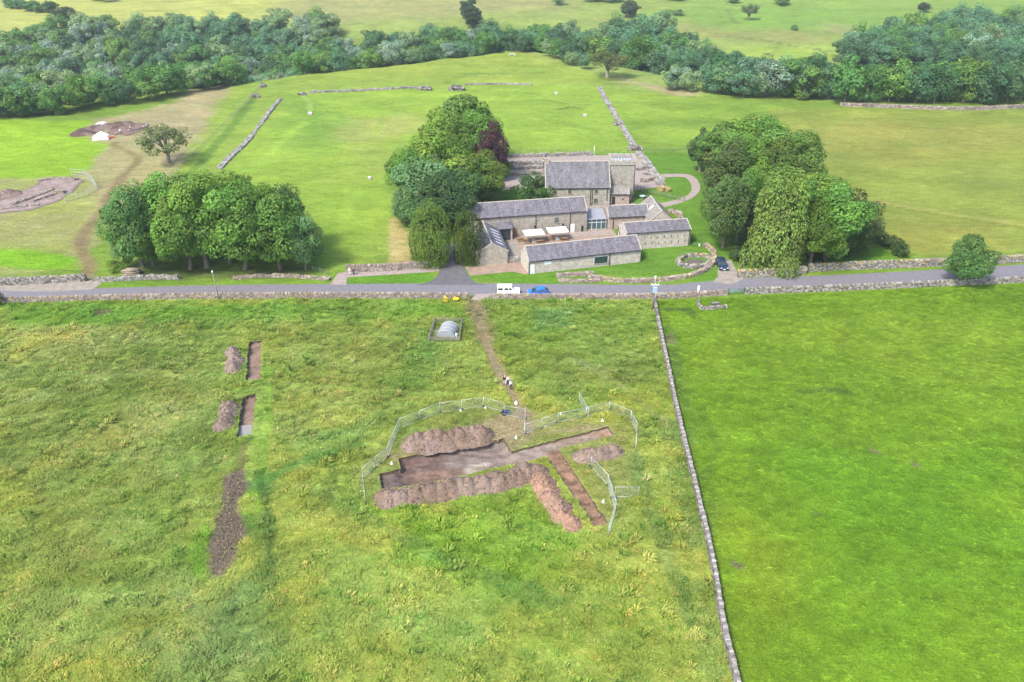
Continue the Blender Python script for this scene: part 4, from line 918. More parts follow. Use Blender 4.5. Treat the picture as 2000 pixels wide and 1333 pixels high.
    for a, b in zip(pts[:-1], pts[1:]):
        d = (b-a); L = np.hypot(*d); nn = np.array([-d[1], d[0]])/L*(W/2-.14); z = H*(1-rag)-.12
        za, zb = hs(*a)-zz, hs(*b)-zz
        q = [a+nn-o, a-nn-o, b-nn-o, b+nn-o]; lo = [(*q[0], za-.3), (*q[1], za-.3), (*q[2], zb-.3), (*q[3], zb-.3)]; hi = [(*q[0], za+z), (*q[1], za+z), (*q[2], zb+z), (*q[3], zb+z)]
        m.raw(lo+hi, ((4, 5, 6, 7), (0, 1, 5, 4), (1, 2, 6, 5), (2, 3, 7, 6), (3, 0, 4, 7)))
    m.build('hearting', M['core'], th); return th
def swall(name, label, px, H, W, seed, **k): return stone_wall(name, label, [np.array(q) for q in WP(curve(px, 5) if len(px) > 2 else px)], H, W, seed, **k)
GW = 'dry stone walls along the road'
swall('dry_stone_wall', 'long grey dry stone wall along the near edge of the road, left of the dirt path gateway', [(-150, 594), (12, 592), (120, 589), (300, 585), (430, 583), (700, 582), (860, 583), (915, 583)], .95, .62, 1, moss=.06, group=GW, pal='warm')
swall('dry_stone_wall', 'grey dry stone wall on the near side of the road beside the white and blue cars', [(956, 584), (1100, 584), (1275, 583), (1355, 580), (1419, 576)], .85, .62, 2, moss=.08, group=GW, pal='warm')
swall('dry_stone_wall', 'near roadside dry stone wall right of the green gate, running past the lone round tree', [(1453, 574), (1600, 569), (1700, 565), (1870, 557), (2000, 551), (2250, 535)], 1.0, .6, 3, moss=.08, group=GW)
swall('dry_stone_wall', 'long pale dry stone field wall running down towards the viewer between rough meadow and bright pasture', [(1277, 588), (1283, 620), (1295, 680), (1307, 735), (1316, 780), (1328, 835), (1340, 885), (1356, 950), (1370, 1010), (1384, 1070), (1398, 1140), (1405, 1190), (1412, 1230), (1424, 1280), (1437, 1333), (1462, 1440)], 1.0, .52, 4, part_cope=True, pal='field', moss=.05)
swall('dry_stone_wall', 'dry stone wall on the far side of the road at the far left, before the track gateway', [(-150, 562), (0, 557), (80, 554), (168, 549)], 1.3, .62, 5, group=GW, moss=.05)
swall('dry_stone_wall', 'low dry stone wall under the log pile, right of the track gateway', [(196, 550), (250, 548), (305, 545), (350, 546)], .8, .6, 6, rag=.5, group=GW, pal='pale')
swall('dry_stone_wall', 'tumbled stone wall in front of the tree trunks of the roadside copse', [(455, 546), (500, 541), (560, 541), (605, 544), (643, 547)], .55, .9, 7, rag=.6, top='flat', group=GW, pal='warm', moss=.2)
swall('dry_stone_wall', 'straight dry stone wall behind the two standing people, in front of the straw coloured plot', [(676, 531), (760, 529), (838, 523)], 1.35, .62, 8, group=GW, pal='warm')
swall('dry_stone_wall', 'mossy topped dry stone wall right of the dark blue car, under the weeping tree', [(1440, 541), (1500, 539), (1545, 536), (1572, 534)], 1.35, .95, 9, moss=.55, group=GW)
swall('dry_stone_wall', 'long mossy dry stone wall on the far side of the road by the tan field', [(1578, 531), (1640, 527), (1700, 525), (1830, 520), (2000, 512), (2250, 497)], 1.5, .7, 10, moss=.3, group=GW)
swall('dry_stone_wall', 'low stone wall in an L shape in the pasture corner below the green gate', [(1363, 589), (1371, 605), (1419, 602)], .5, .4, 11, pal='grey', group=None)
swall('dry_stone_wall', 'thin grey stone wall along the top of the tan field under the tall tree belt', [(1640, 208), (1750, 212), (1870, 216), (2000, 212), (2200, 206)], 1.2, .6, 12, sizes=(.5, 1.0), course=.35, pal='warm')
GF = 'excavated walls of the ancient fort'
for lab, px, H, W in [
    ('pale rubble wall of the fort, nearest stretch on its left side above the roadside copse', [(428, 331), (442, 316), (455, 303), (474, 286), (492, 266)], .5, 1.5),
    ('pale rubble wall of the fort, far stretch on its left side', [(511, 241), (530, 215), (548, 194)], .5, 1.3),
    ('low grassy remnant joining the two pale stretches on the left side of the fort', [(494, 264), (502, 252), (510, 243)], .3, 1.0),
    ('thin far wall of the fort left of the stone gateway', [(604, 182), (700, 178), (815, 172)], .75, 1.0),
    ('thin far wall of the fort right of the stone gateway', [(908, 167), (975, 165), (1040, 167)], .6, 1.0),
    ('long straight pale wall on the right side of the fort, running down towards the tower', [(1170, 172), (1190, 207), (1212, 243), (1240, 290)], .6, 1.6),
    ('broken rubble wall right of the tower, curving down to the wooden fence', [(1246, 300), (1262, 318), (1272, 333), (1284, 352), (1298, 374)], .8, 1.9)]:
    swall('ruined_wall', lab, px, H, W, 40+len(lab), pal='pale', top='flat', rag=.5, course=.3, group=GF, sizes=(.4, .9), cat='ruin')
for lab, px, H, W, pal in [
    ('long pale excavated wall at the back of the ruins, left of the tower', [(986, 308), (1060, 306), (1155, 303)], 1.0, .9, 'pale'),
    ('pale excavated wall in the ruins, second row from the back, left of the farmhouse', [(980, 323), (1020, 322), (1058, 321)], 1.1, .8, 'pale'),
    ('grey excavated wall in the ruins, third row from the back, left of the farmhouse', [(978, 331), (1020, 331), (1060, 329)], .7, .9, 'grey'),
    ('rough low wall in the ruins, nearest row on the left of the farmhouse', [(974, 340), (1010, 341), (1062, 339)], .55, 1.2, 'warm'),
    ('short cross wall joining the back walls of the ruins beside the farmhouse chimney', [(1061, 324), (1062, 306)], 1.1, .7, 'pale'),
    ('dark topped stub of wall right of the tower, nearest the fort wall', [(1243, 333), (1268, 330)], .8, .9, 'grey'),
    ('thin stub of wall right of the tower, middle one', [(1256, 342), (1274, 341)], .5, .7, 'grey'),
    ('longer stub of wall right of the tower, the one nearest the wooden fence', [(1252, 356), (1268, 354), (1284, 350)], .9, .9, 'warm'),
    ('crumbled stone wall beside the crossing range right of the courtyard', [(1306, 415), (1324, 419), (1330, 431)], .9, 1.2, 'warm'),
    ('rubble footing in front of the long low barn by the road, upper row', [(1086, 541), (1120, 539), (1158, 537)], .7, .9, 'warm'),
    ('rubble footing in front of the long low barn by the road, lower row', [(1090, 550), (1130, 551), (1172, 550)], .5, .9, 'warm'),
    ('curving mossy rubble wall between the lawn and the road, ending beside the dark blue car', [(1150, 541), (1200, 550), (1260, 551), (1310, 547), (1352, 539), (1380, 527), (1394, 511), (1393, 494), (1377, 480)], .72, .95, 'warm'),
    ('thick ring of rubble masonry sunk in the lawn, an old round kiln', [(1322, 513), (1342, 503), (1374, 502), (1388, 510), (1372, 522), (1338, 523), (1322, 513)], .8, .8, 'grey')]:
    swall('ruined_wall', lab, px, H, W, 70+len(lab), pal=pal, top='flat', rag=.3, course=.28, moss=(.4 if ('mossy' in lab or 'kiln' in lab) else .1), sizes=(.35, .8), cat='ruin', group='ruins by the farm')
def masonry(name, label, px, wdt, dep, H, seed, pal='grey', cat='ruin', n=60):
    p = GT(*px); r = np.random.default_rng(seed); th = thing(name, label, cat, p)
    c = np.column_stack([r.uniform(-wdt/2, wdt/2, n), r.uniform(-dep/2, dep/2, n), np.zeros(n)]); c[:, 2] = H*r.uniform(0, 1, n)*(1-.5*(np.abs(c[:, 0])/(wdt/2))**3)
    a = r.normal(0, .2, n); k = np.array(PAL[pal])[r.integers(0, 4, n)]*r.uniform(.7, 1.2, (n, 1))
    tag(link('stones', boxes_mesh('stones', c, np.column_stack([np.cos(a), np.sin(a)]), r.uniform(.45, 1.1, (n, 3))*np.array([1, 1, .7]), r, k, .25), th), kind='stuff')
    MB().box((0, 0, H*.3), (wdt*.85, dep*.8, H*.7)).build('hearting', M['core'], th)
masonry('gate_masonry', 'squared stone masonry of the far fort gateway, right block', (892, 176), 6, 3.0, 1.8, 1, n=110)
masonry('gate_masonry', 'smaller stone masonry of the far fort gateway, left block', (830, 176), 5.5, 2.5, 1.3, 2, n=80)
masonry('stone_pile', 'heap of grey stones at the far left corner of the fort', (590, 186), 3.0, 1.6, .9, 3, n=30)
masonry('stone_pile', 'small stone heap where the field fence meets the fort slope', (512, 170), 2.6, 2, .9, 4, 'grey', n=26)
masonry('stone_pile', 'heap of stones on the fence line below the gorge trees', (499, 190), 3.4, 2.4, .8, 5, 'warm', n=34)
masonry('rubble_mound', 'tumbled stones beside the wall elbow halfway down the right side of the fort', (1208, 245), 3, 2.6, .9, 6, 'grey', n=30)
masonry('rubble_mound', 'tumbled stones where the right fort wall meets the farm fence', (1240, 292), 4, 3.5, 1.0, 7, 'grey', n=46)
masonry('rubble_mound', 'orange tinted rubble at the lower end of the broken wall right of the tower', (1297, 372), 3, 2.6, .9, 8, 'moss', n=40)
def info_block(label, px, w, d, hh):
    p = GT(*px); t = thing('stone_plinth', label, 'plinth', p); MB().box((0, 0, hh/2-.05), (w, d, hh), taper=.9).build('block', M['coping'], t); MB().box((0, -d*.1, hh+.02), (w*.8, d*.6, .05), rx=.3).build('plaque', M['frame'], t)
info_block('grey stone information plinth at the end of the path in the left of the fort', (606, 224), 1.6, 1.2, .7)
info_block('pale stone plinth in the middle right of the fort field, the farther one', (1086, 185), 1.2, 1, .8)
info_block('stone plinth in the right of the fort field below a grassy hump', (1142, 228), 1.3, 1, .7)
info_block('small dark stone plinth on the mown track left of the farmhouse trees', (722, 350), 1., .8, .6)
t = thing('picnic_bench', 'pale bench at the tip of the fort spur', 'bench', GT(1000, 109)); MB().box((0, 0, .75), (3.6, .8, .1)).build('seat', M['frame'], t); MB().box((-1.4, 0, .3), (.2, .7, .8)).build('leg', M['frame'], t); MB().box((1.4, 0, .3), (.2, .7, .8)).build('leg', M['frame'], t)

# ------------------------------------------------------------------ farm buildings
def gabled(name, label, A, rz, L, D, he, hr, wall, roof, windows=(), doors=(), pipes=(), chim=(), skews=True, overhang=.18, gutter=True):
    t = thing(name, label, 'building', (A[0], A[1], 0), rz)
    MB().prism([(0, -.3), (D, -.3), (D, he), (D/2, hr), (0, he)], 0, L, 'x').build('wall', M[wall], t)
    sl = (hr-he)/(D/2); o = overhang; ze = he-o*sl+.03
    rf = MB().prism([(-o, ze), (D/2, hr+.03), (D+o, ze), (D+o, ze+.15), (D/2, hr+.18), (-o, ze+.15)], .08, L-.08, 'x').build('roof', M[roof], t)
    MB().prism([(D/2-.16, hr+.15), (D/2, hr+.30), (D/2+.16, hr+.15)], .06, L-.06, 'x').build('ridge_tiles', M['coping'], rf)
    if skews:
        for x in (-.06, L-.14): MB().prism([(-o-.05, ze-.05), (-o-.05, ze+.24), (D/2, hr+.30), (D+o+.05, ze+.24), (D+o+.05, ze-.05), (D/2, hr)], x, x+.2, 'x').build('gable_coping', M['coping'], t)
    if gutter: MB().box((L/2, -o-.06, ze+.05), (L-.3, .13, .12)).build('gutter', M['dark'], t)
    for x, z, w_, h_, kd in windows:
        f = MB().box((x, -.02, z+h_/2), (w_+.2, .08, h_+.2)).build('window', M['coping' if kd != 'big' else 'frame'], t)
        g = MB().box((x, -.06, z+h_/2), (w_, .05, h_)).build('pane', M['glass'], f)
        if kd == 'bars':
            b = MB()
            for q in (-.25, 0, .25): b.box((x+q*w_, -.095, z+h_/2), (.05, .03, h_))
            for q in (.33, .66): b.box((x, -.10, z+h_*q), (w_, .03, .05))
            b.build('glazing_bars', M['greywood'], f)
        MB().box((x, -.08, z-.08), (w_+.3, .16, .1)).build('sill', M['coping'], f)
    for x, w_, h_, mt in doors:
        f = MB().box((x, -.02, h_/2), (w_+.24, .07, h_+.12)).build('door_frame', M['coping'], t); MB().box((x, -.06, h_/2), (w_, .06, h_)).build('door', M[mt], f)
    for x in pipes: MB().tube([(x, -.11, he-.05), (x, -.11, 0)], .075, 6).build('downpipe', M['dark'], t)
    for x, w_, h_, y in chim:
        z = hr if y is None else y; c = MB().box((x, D/2, z+h_/2-.5), (w_, w_*.9, h_+1)).build('chimney', M['pinkwall'], t); MB().box((x, D/2, z+h_+.06), (w_+.14, w_*.9+.14, .16)).build('chimney_cap', M['coping'], c)
        MB().tube([(x, D/2, z+h_+.1), (x, D/2, z+h_+.55)], [.16, .13], 8).build('chimney_pot', M['court'], c)
    return t
def AB(bl, br):
    A, B = G(*bl), G(*br); d = B-A; return A, math.atan2(d[1], d[0]), math.hypot(d[0], d[1])
def rel(A, rz, x, y): return (A[0]+x*math.cos(rz)-y*math.sin(rz), A[1]+x*math.sin(rz)+y*math.cos(rz))
# long low barn nearest the road
A, rz, L = AB((1032, 536), (1250, 512))
b = gabled('barn', 'long low barn nearest the road with purple slate roof and one wide window', A, rz, L, 6.0, 2.85, 4.95, 'wallpale', 'slate', [(16.0, .75, 3.0, 1.5, 'big')], [(.85, 1.0, 2.15, 'frame')], (17.95, .1))
MB().box((4.2, -.03, 2.1), (1.5, .06, .7)).build('patch_panel', M['frame'], b)
# barn right of the courtyard
A, rz, L = AB((1221, 489), (1346, 480)); D = 6.0; q = rel(A, rz, L*.3, D/2)
b = gabled('barn', 'pale stone barn on the right of the courtyard with slit vents in its long wall', A, rz, L, D, 3.9, max(5.2, z_at(*q, 437)), 'wallpale', 'slate', (), (), (L-.3, .12))
for row, z in ((0, 2.6), (1, 1.2)):
    for i in range(9): MB().box((1.2+i*1.55+.3*row, -.012, z), (.12, .05, .75)).build('vent_slit', M['dark'], b)
for y, z, w_, h_ in ((1.4, .3, 1.3, 1.6), (4.9, .0, .9, 1.2)): f = MB().box((-.03, y, z+h_/2), (.08, w_+.2, h_+.2)).build('window', M['frame'], b); MB().box((-.08, y, z+h_/2), (.05, w_, h_)).build('pane', M['glass'], f)
MB().tube([(-.1, 5.6, 3.6), (-.1, 5.6, 2.9), (-.1, 2.4, .9), (-.1, 2.4, .1)], .07, 6).build('downpipe', M['dark'], b)
# long two storey range behind the courtyard
A, rz, L = AB((920, 468), (1145, 452))
b = gabled('stone_range', 'long stone range behind the courtyard umbrellas with mottled purple slate roof', A, rz, L, 6.5, 5.0, 7.3, 'wall', 'slate', [(20.1, 2.7, .95, 1.25, 'bars')], [(10.3, 1.0, 2.1, 'warmwood'), (24.0, 1.1, 2.1, 'frame'), (26.4, .55, 1.5, 'dark')], (15.2, 23.35), [(.6, .95, 1.1, None)])
for x in (14.9, 21.6): MB().tube([(x, -.05, 2.35), (x, -.25, 2.4), (x, -.25, 2.0)], [.05, .16, .2], 6).build('wall_lamp', M['dark'], b)
pr = MB().prism([(-2.3, 2.75), (0, 3.75), (0, 3.9), (-2.4, 2.88)], 5.9, 9.3, 'x').build('porch_roof', M['slate'], b)
for x in (6.0, 9.1): MB().box((x, -1.95, 1.35), (.35, .35, 2.75)).build('porch_post', M['wallpale'], b)
f = MB().box((7.55, -1.9, 1.3), (2.75, .08, 2.5)).build('porch_glazing', M['glass'], b)
for x in (6.4, 7.5, 8.6): MB().box((x, -1.96, 1.3), (.06, .06, 2.5)).build('mullion', M['dark'], f)
# small gabled barn end on to the road
Bp = G(990, 513); Ap = G(933, 522); mid = (Ap+Bp)/2; he = z_at(*Bp[:2], 489); hr = z_at(*mid[:2], 478); fr = G(943, 433, hr); d = fr[:2]-mid[:2]; rz = math.atan2(d[1], d[0]); W_ = math.hypot(*(Bp-Ap)[:2])
o_ = (mid[0]+math.sin(rz)*W_/2, mid[1]-math.cos(rz)*W_/2)
b = gabled('gabled_barn', 'small gabled stone barn end on to the road beside the right yew', o_, rz, math.hypot(*d), W_, he, hr, 'wall', 'slate')
for i in range(5):
    x = 2.5+i*1.9; y0, y1 = .5, 2.1; s = (hr-he)/(W_/2); MB().raw([(x, y0, he+y0*s+.20), (x+.5, y0, he+y0*s+.20), (x+.5, y1, he+y1*s+.20), (x, y1, he+y1*s+.20), (x, y0, he+y0*s+.1), (x+.5, y0, he+y0*s+.1), (x+.5, y1, he+y1*s+.1), (x, y1, he+y1*s+.1)], ((0, 1, 2, 3), (0, 1, 5, 4), (1, 2, 6, 5), (2, 3, 7, 6), (3, 0, 4, 7))).build('rooflight', M['frame'], b)
# low range right of the glass entrance
A, rz, L = AB((1187, 449), (1266, 445))
gabled('stone_range', 'low pinkish stone range between the glass entrance and the crossing range, with a chimney', A, rz, L, 5.0, 3.05, 4.85, 'pinkwall', 'slate2', (), (), (1.2,), [(.2, .8, 1.0, None)])
# crossing range with front gable
Ap, Bp = G(1267, 458), G(1311, 456); mid = (Ap+Bp)/2; he = z_at(*Bp[:2], 431); hr = z_at(*mid[:2], 414); fr = G(1271, 384, hr); d = fr[:2]-mid[:2]; rz = math.atan2(d[1], d[0]); W_ = math.hypot(*(Bp-Ap)[:2])
o_ = (mid[0]+math.sin(rz)*W_/2, mid[1]-math.cos(rz)*W_/2); s = (hr-he)/(W_/2)
b = gabled('crossing_range', 'crossing stone range with grey stone slate roof and a pale front gable', o_, rz, math.hypot(*d), W_, he, hr, 'wallpale', 'stoneslate')
y0, y1, x = W_*.62, W_*.80, math.hypot(*d)*.45; MB().prism([(y0, hr-(y0-W_/2)*s+.14), (y0, hr-(y0-W_/2)*s+.24), (y1, hr-(y1-W_/2)*s+.24), (y1, hr-(y1-W_/2)*s+.14)], x, x+.8, 'x').build('rooflight', M['frame'], b)
# farmhouse
A, rz, L = AB((1065, 403), (1190, 402))
b = gabled('farmhouse', 'tall stone farmhouse with one big grey slate roof, left of the tower', A, rz, L, 10.2, 4.75, 9.9, 'wall', 'slate2', [(6.1, 3.35, .8, .95, 'bars'), (12.8, 3.3, .8, 1.0, 'bars'), (9.6, 1.6, .9, .8, 'bars'), (12.8, .8, 1.0, 1.1, 'bars')], [(2.4, 1.0, 2.2, 'frame')], (11.4, 11.85, 15.6), [(.5, 1.1, .9, None)])
# tower
A, rz, L = AB((1188, 393), (1237, 393)); D = 6.2; top = z_at(A[0], A[1], 313.5)
t = thing('tower', 'square stone tower with battlemented top and lead roof at the right end of the farmhouse', 'tower', (A[0], A[1], 0), rz)
MB().box((L/2, D/2, (top-1.0)/2), (L, D, top-1.0), taper=.97).build('wall', M['walldark'], t)
MB().box((L/2, D/2, top-1.05), (L+.25, D+.25, .22)).build('string_course', M['coping'], t)
pm = MB()
for y in (.22, D-.22): pm.box((L/2, y, top-.72), (L+.1, .42, .62))
for x in (.22, L-.22): pm.box((x, D/2, top-.72), (.42, D-.9, .62))
pm.build('parapet', M['walldark'], t)
for y in (.22, D-.22):
    for i in range(5): MB().box((.4+i*(L-.8)/4, y, top-.19), (.72, .46, .42)).build('merlon', M['coping'], t)
for x in (.22, L-.22):
    for i in range(1, 4): MB().box((x, .5+i*(D-1)/4, top-.19), (.46, .72, .42)).build('merlon', M['coping'], t)
rf = MB().prism([(.44, top-.9), (D/2, top-.45), (D-.44, top-.9)], .44, L-.44, 'x').build('roof', M['lead'], t)
for i in range(7): MB().box((.9+i*.72, D*.28, top-.64), (.09, D*.44, .10), rx=math.atan2(.45, D/2-.44)).build('lead_roll', M['frame'], rf)
MB().box((2.2, D*.22, top-.55), (.5, .4, .25)).build('roof_hatch', M['white'], rf)
f = MB().box((L/2-.1, -.02, 5.35), (.62, .08, 1.75)).build('window', M['wallpale'], t)
for z in (5.0, 5.75): MB().box((L/2-.1, -.06, z), (.26, .06, .5)).build('pane', M['dark'], f)
MB().poly([(L/2-.55, -.06, 4.15), (L/2-.1, -.06, 3.75), (L/2+.35, -.06, 4.15), (L/2+.35, -.06, 4.35), (L/2-.1, -.06, 3.95), (L/2-.55, -.06, 4.35)]).build('drip_mould', M['wallpale'], t)
MB().tube([(L-.25, -.1, top-1), (L-.25, -.1, 0)], .07, 6).build('downpipe', M['dark'], t)
A, rz, L = AB((1192, 400), (1228, 400)); p0 = G(1192, 393)
t = thing('porch', 'pink stone lean to porch with dark doorway at the foot of the tower', 'porch', (A[0], A[1], 0), rz); D = 1.9
MB().box((L/2, D/2, 1.25), (L, D, 2.9)).build('wall', M['pinkwall'], t)
MB().prism([(-.25, 2.72), (D, 4.2), (D, 4.36), (-.25, 2.86)], -.1, L+.1, 'x').build('roof', M['stoneslate'], t)
MB().box((L/2, -.30, 2.74), (L+.2, .12, .12)).build('gutter', M['dark'], t)
f = MB().box((.75, -.02, 1.1), (1.15, .08, 2.3)).build('door_frame', M['coping'], t); MB().box((.75, -.06, 1.05), (.8, .06, 2.1)).build('door', M['dark'], f)
f = MB().box((3.0, -.02, 1.55), (.8, .08, .7)).build('window', M['coping'], t); MB().box((3.1, -.06, 1.55), (.38, .06, .42)).build('pane', M['dark'], f)
# glazed entrance
A, rz, L = AB((1146, 450), (1183, 448)); D = 4.2
t = thing('glass_entrance', 'glazed entrance lobby with pale sheet roof between the two stone ranges', 'lobby', (A[0], A[1], 0), rz); he = 2.55
for i in range(4):
    x = L*(i+.5)/4; f = MB().box((x, .05, he/2), (L/4-.08, .05, he-.1)).build('glass_panel', M['greenglass'], t)
for i in range(5): MB().box((L*i/4, .0, he/2), (.09, .12, he)).build('mullion', M['frame'], t)
MB().box((L/2, 0, he*.72), (L, .13, .08)).build('transom', M['frame'], t); MB().box((L/2, .1, .1), (L, .2, .25)).build('threshold', M['coping'], t)
MB().prism([(-.2, he), (D, he+1.15), (D, he+1.27), (-.2, he+.12)], -.1, L+.1, 'x').build('roof', M['lead'], t)
MB().box((L/2, D-.1, 1.8), (L, .2, 3.7)).build('back_wall', M['pinkwall'], t)
# courtyard wall and furniture
swall('courtyard_wall', 'low pale wall between the small gabled barn and the long low barn', [(992, 513), (1022, 512)], 1.1, .4, 140, pal='pale')
def umbrella(label, px, sc=1.):
    p = G(*px); t = thing('parasol', label, 'parasol', p, R(11), 'white courtyard parasols')
    MB().box((0, 0, .22), (.95, .95, .45), taper=.9).build('base', M['frame'], t); MB().tube([(0, 0, .3), (0, 0, 2.75)], .07, 8).build('pole', M['frame'], t)
    a, b_ = 2.25*sc, 1.6*sc; MB().raw([(-a, -b_, 2.42), (a, -b_, 2.42), (a, b_, 2.42), (-a, b_, 2.42), (0, 0, 2.85), (-a, -b_, 2.22), (a, -b_, 2.22), (a, b_, 2.22), (-a, b_, 2.22)], ((0, 1, 4), (1, 2, 4), (2, 3, 4), (3, 0, 4), (0, 1, 6, 5), (1, 2, 7, 6), (2, 3, 8, 7), (3, 0, 5, 8))).build('canopy', M['white'], t)
    for sx, sy in ((-1, -1), (1, -1), (1, 1), (-1, 1)): MB().tube([(0, 0, 2.7), (sx*a*.97, sy*b_*.97, 2.38)], .025, 5).build('rib', M['frame'], t)
umbrella('white rectangular parasol in the courtyard, the left one nearer the porch', (1042, 473)); umbrella('white rectangular parasol in the courtyard, the right one nearer the glass entrance', (1088, 468))
tb = thing('picnic_table', 'brown picnic table under the left parasol, on its left', 'picnic table', G(1016, 471), R(15), 'courtyard picnic tables')
MB().box((0, 0, .74), (1.7, .75, .06)).build('tabletop', M['warmwood'], tb)
for s in (-1, 1): MB().box((0, s*.72, .44), (1.7, .28, .05)).build('seat', M['warmwood'], tb); MB().box((s*.65, 0, .36), (.09, 1.5, .08)).build('leg', M['warmwood'], tb)
for px, r_, lab in (((1054, 476), 20, 'brown picnic table right of the left parasol pole'), ((1074, 468), 10, 'brown picnic table left of the right parasol pole'), ((1102, 471), 5, 'brown picnic table right of the right parasol pole, towards the glass entrance'), ((1030, 474), -10, 'brown picnic table just in front of the porch')):
    copy_thing(tb, G(*px), R(r_), lab)
# ------------------------------------------------------------------ the excavation: trenches cut into the ground, spoil heaps, soil
def trench(label, poly, depth, floor, top=(.075, .055, .040), sub=(.20, .145, .115), seed=1, step=.45):
    o = np.array(poly[0]); r = np.random.default_rng(seed); P = np.array(poly)
    t = thing('trench', label, 'trench', (o[0], o[1], 0))
    x0, y0 = P.min(0); x1, y1 = P.max(0); g = np.array([(a, b) for a in np.arange(x0, x1, step) for b in np.arange(y0, y1, step)]); g += r.uniform(-.1, .1, g.shape)
    d = poly_sd(g[:, 0], g[:, 1], poly); g = g[d < -.2]
    v, f = cdt([poly], [tuple(q) for q in g], lambda a, b: in_poly(a, b, poly))
    dd = -poly_sd(v[:, 0], v[:, 1], poly); z = -depth(v[:, 0], v[:, 1])*(.82+.18*sstep(0, .7, dd))+.10*(fbm(v[:, 0]*1.3, v[:, 1]*1.3, seed)-.5)
    m = np_mesh('floor', np.column_stack([v-o, z]), f, M['soil'], np.clip(floor(v[:, 0], v[:, 1]), .01, .6), smooth=True); link('floor', m, t)
    n = len(P); jj = r.normal(0, .05, (n, 2)); zb = -depth(P[:, 0], P[:, 1])-.15
    rings = [np.column_stack([P-o, np.full(n, .0)]), np.column_stack([P-o+jj, -.08+0*zb]), np.column_stack([P-o+jj*1.4, np.minimum(-.2, zb*.42)]), np.column_stack([P-o, zb])]
    V = np.concatenate(rings); F = [(k*n+i, k*n+(i+1) % n, (k+1)*n+(i+1) % n, (k+1)*n+i) for k in range(3) for i in range(n)]
    cc = np.concatenate([np.tile((.10, .13, .03), (n, 1)), np.tile(top, (n, 1)), np.tile((np.array(top)+np.array(sub))/2, (n, 1)), np.tile(sub, (n, 1))])*r.uniform(.75, 1.25, (4*n, 1))
    link('side', np_mesh('side', V, F, M['soil'], cc), t); return t
def zone(x, y, px, s=.3): return 1-sstep(-s, s, poly_sd(x, y, FP(px)))
def main_depth(x, y):
    d = np.full(np.shape(x), .42); d = d+.75*zone(x, y, [(778, 896), (985, 856), (1000, 900), (905, 922), (782, 945)], .7); d = d+.25*zone(x, y, [(735, 915), (785, 910), (790, 950), (735, 960)], .4)
    return d+.12*zone(x, y, [(1068, 888), (1200, 1010), (1180, 1040), (1060, 900)], .3)
def main_floor(x, y):
    c = np.empty((len(x), 3)); c[:] = (.25, .18, .14)
    def lay(px, col, s=.5, o=1.): a = (zone(x, y, px, s)*o*np.clip(.5+1.2*fbm(x*.9, y*.9, 8, 3), 0, 1.0))[:, None]; c[:] = c+(np.array(col)-c)*a
    lay([(778, 890), (900, 868), (880, 905), (782, 950)], (.155, .105, .088), .8); lay([(880, 868), (985, 853), (1000, 895), (930, 910), (860, 900)], (.215, .172, .152), .8)
    lay([(735, 915), (785, 910), (790, 950), (735, 960)], (.18, .135, .12)); lay([(905, 895), (955, 890), (950, 912), (910, 915)], (.36, .31, .25), .5); lay([(800, 915), (900, 900), (890, 925), (810, 935)], (.24, .155, .115), .5, .9)
    lay([(985, 878), (1075, 862), (1080, 890), (1000, 900)], (.265, .215, .18)); lay([(1075, 862), (1200, 832), (1205, 855), (1090, 885)], (.30, .235, .18)); lay([(1160, 842), (1190, 838), (1192, 848), (1165, 852)], (.32, .20, .13), .3)
    lay([(1068, 880), (1095, 878), (1192, 1022), (1160, 1034)], (.27, .165, .105), .4); lay([(1066, 880), (1090, 875), (1098, 890), (1075, 895)], (.24, .145, .095), .4)
    for q in ([(1100, 931), (1128, 934), (1128, 937), (1100, 934)], [(1128, 976), (1152, 978), (1152, 982), (1128, 979)]): lay(q, (.10, .07, .05), .12)
    k = fbm(x*.6+y*.2, y*2.2, 19, 4)-.5; k2 = fbm(x*2.2, y*3.5, 29, 3)-.5; return .66*c*(1+1.2*k+.7*k2)[:, None]
trench('large stepped trench with a long narrow arm and a red branch towards the viewer', TRENCH[0], main_depth, main_floor, seed=3)
def small_floor(x, y):
    c = np.empty((len(x), 3)); c[:] = (.165, .115, .088); k = fbm(x*1.1, y*1.1, 23, 4)-.5; c *= (1+.9*k)[:, None]; return c
trench('small rectangular trench farthest from the viewer, right of the upper pair of earth mounds', TRENCH[1], lambda x, y: .65+0*x, small_floor, seed=4)
tw = trench('small rectangular trench with a grey puddle at its near end', TRENCH[2], lambda x, y: .75+0*x, small_floor, seed=5)
pq = FP([(466, 826), (494, 824), (491, 849), (463, 853)]); o = TRENCH[2][0]; MB().poly([(x-o[0], y-o[1], -.55) for x, y in pq]).build('puddle', M['puddle'], tw)
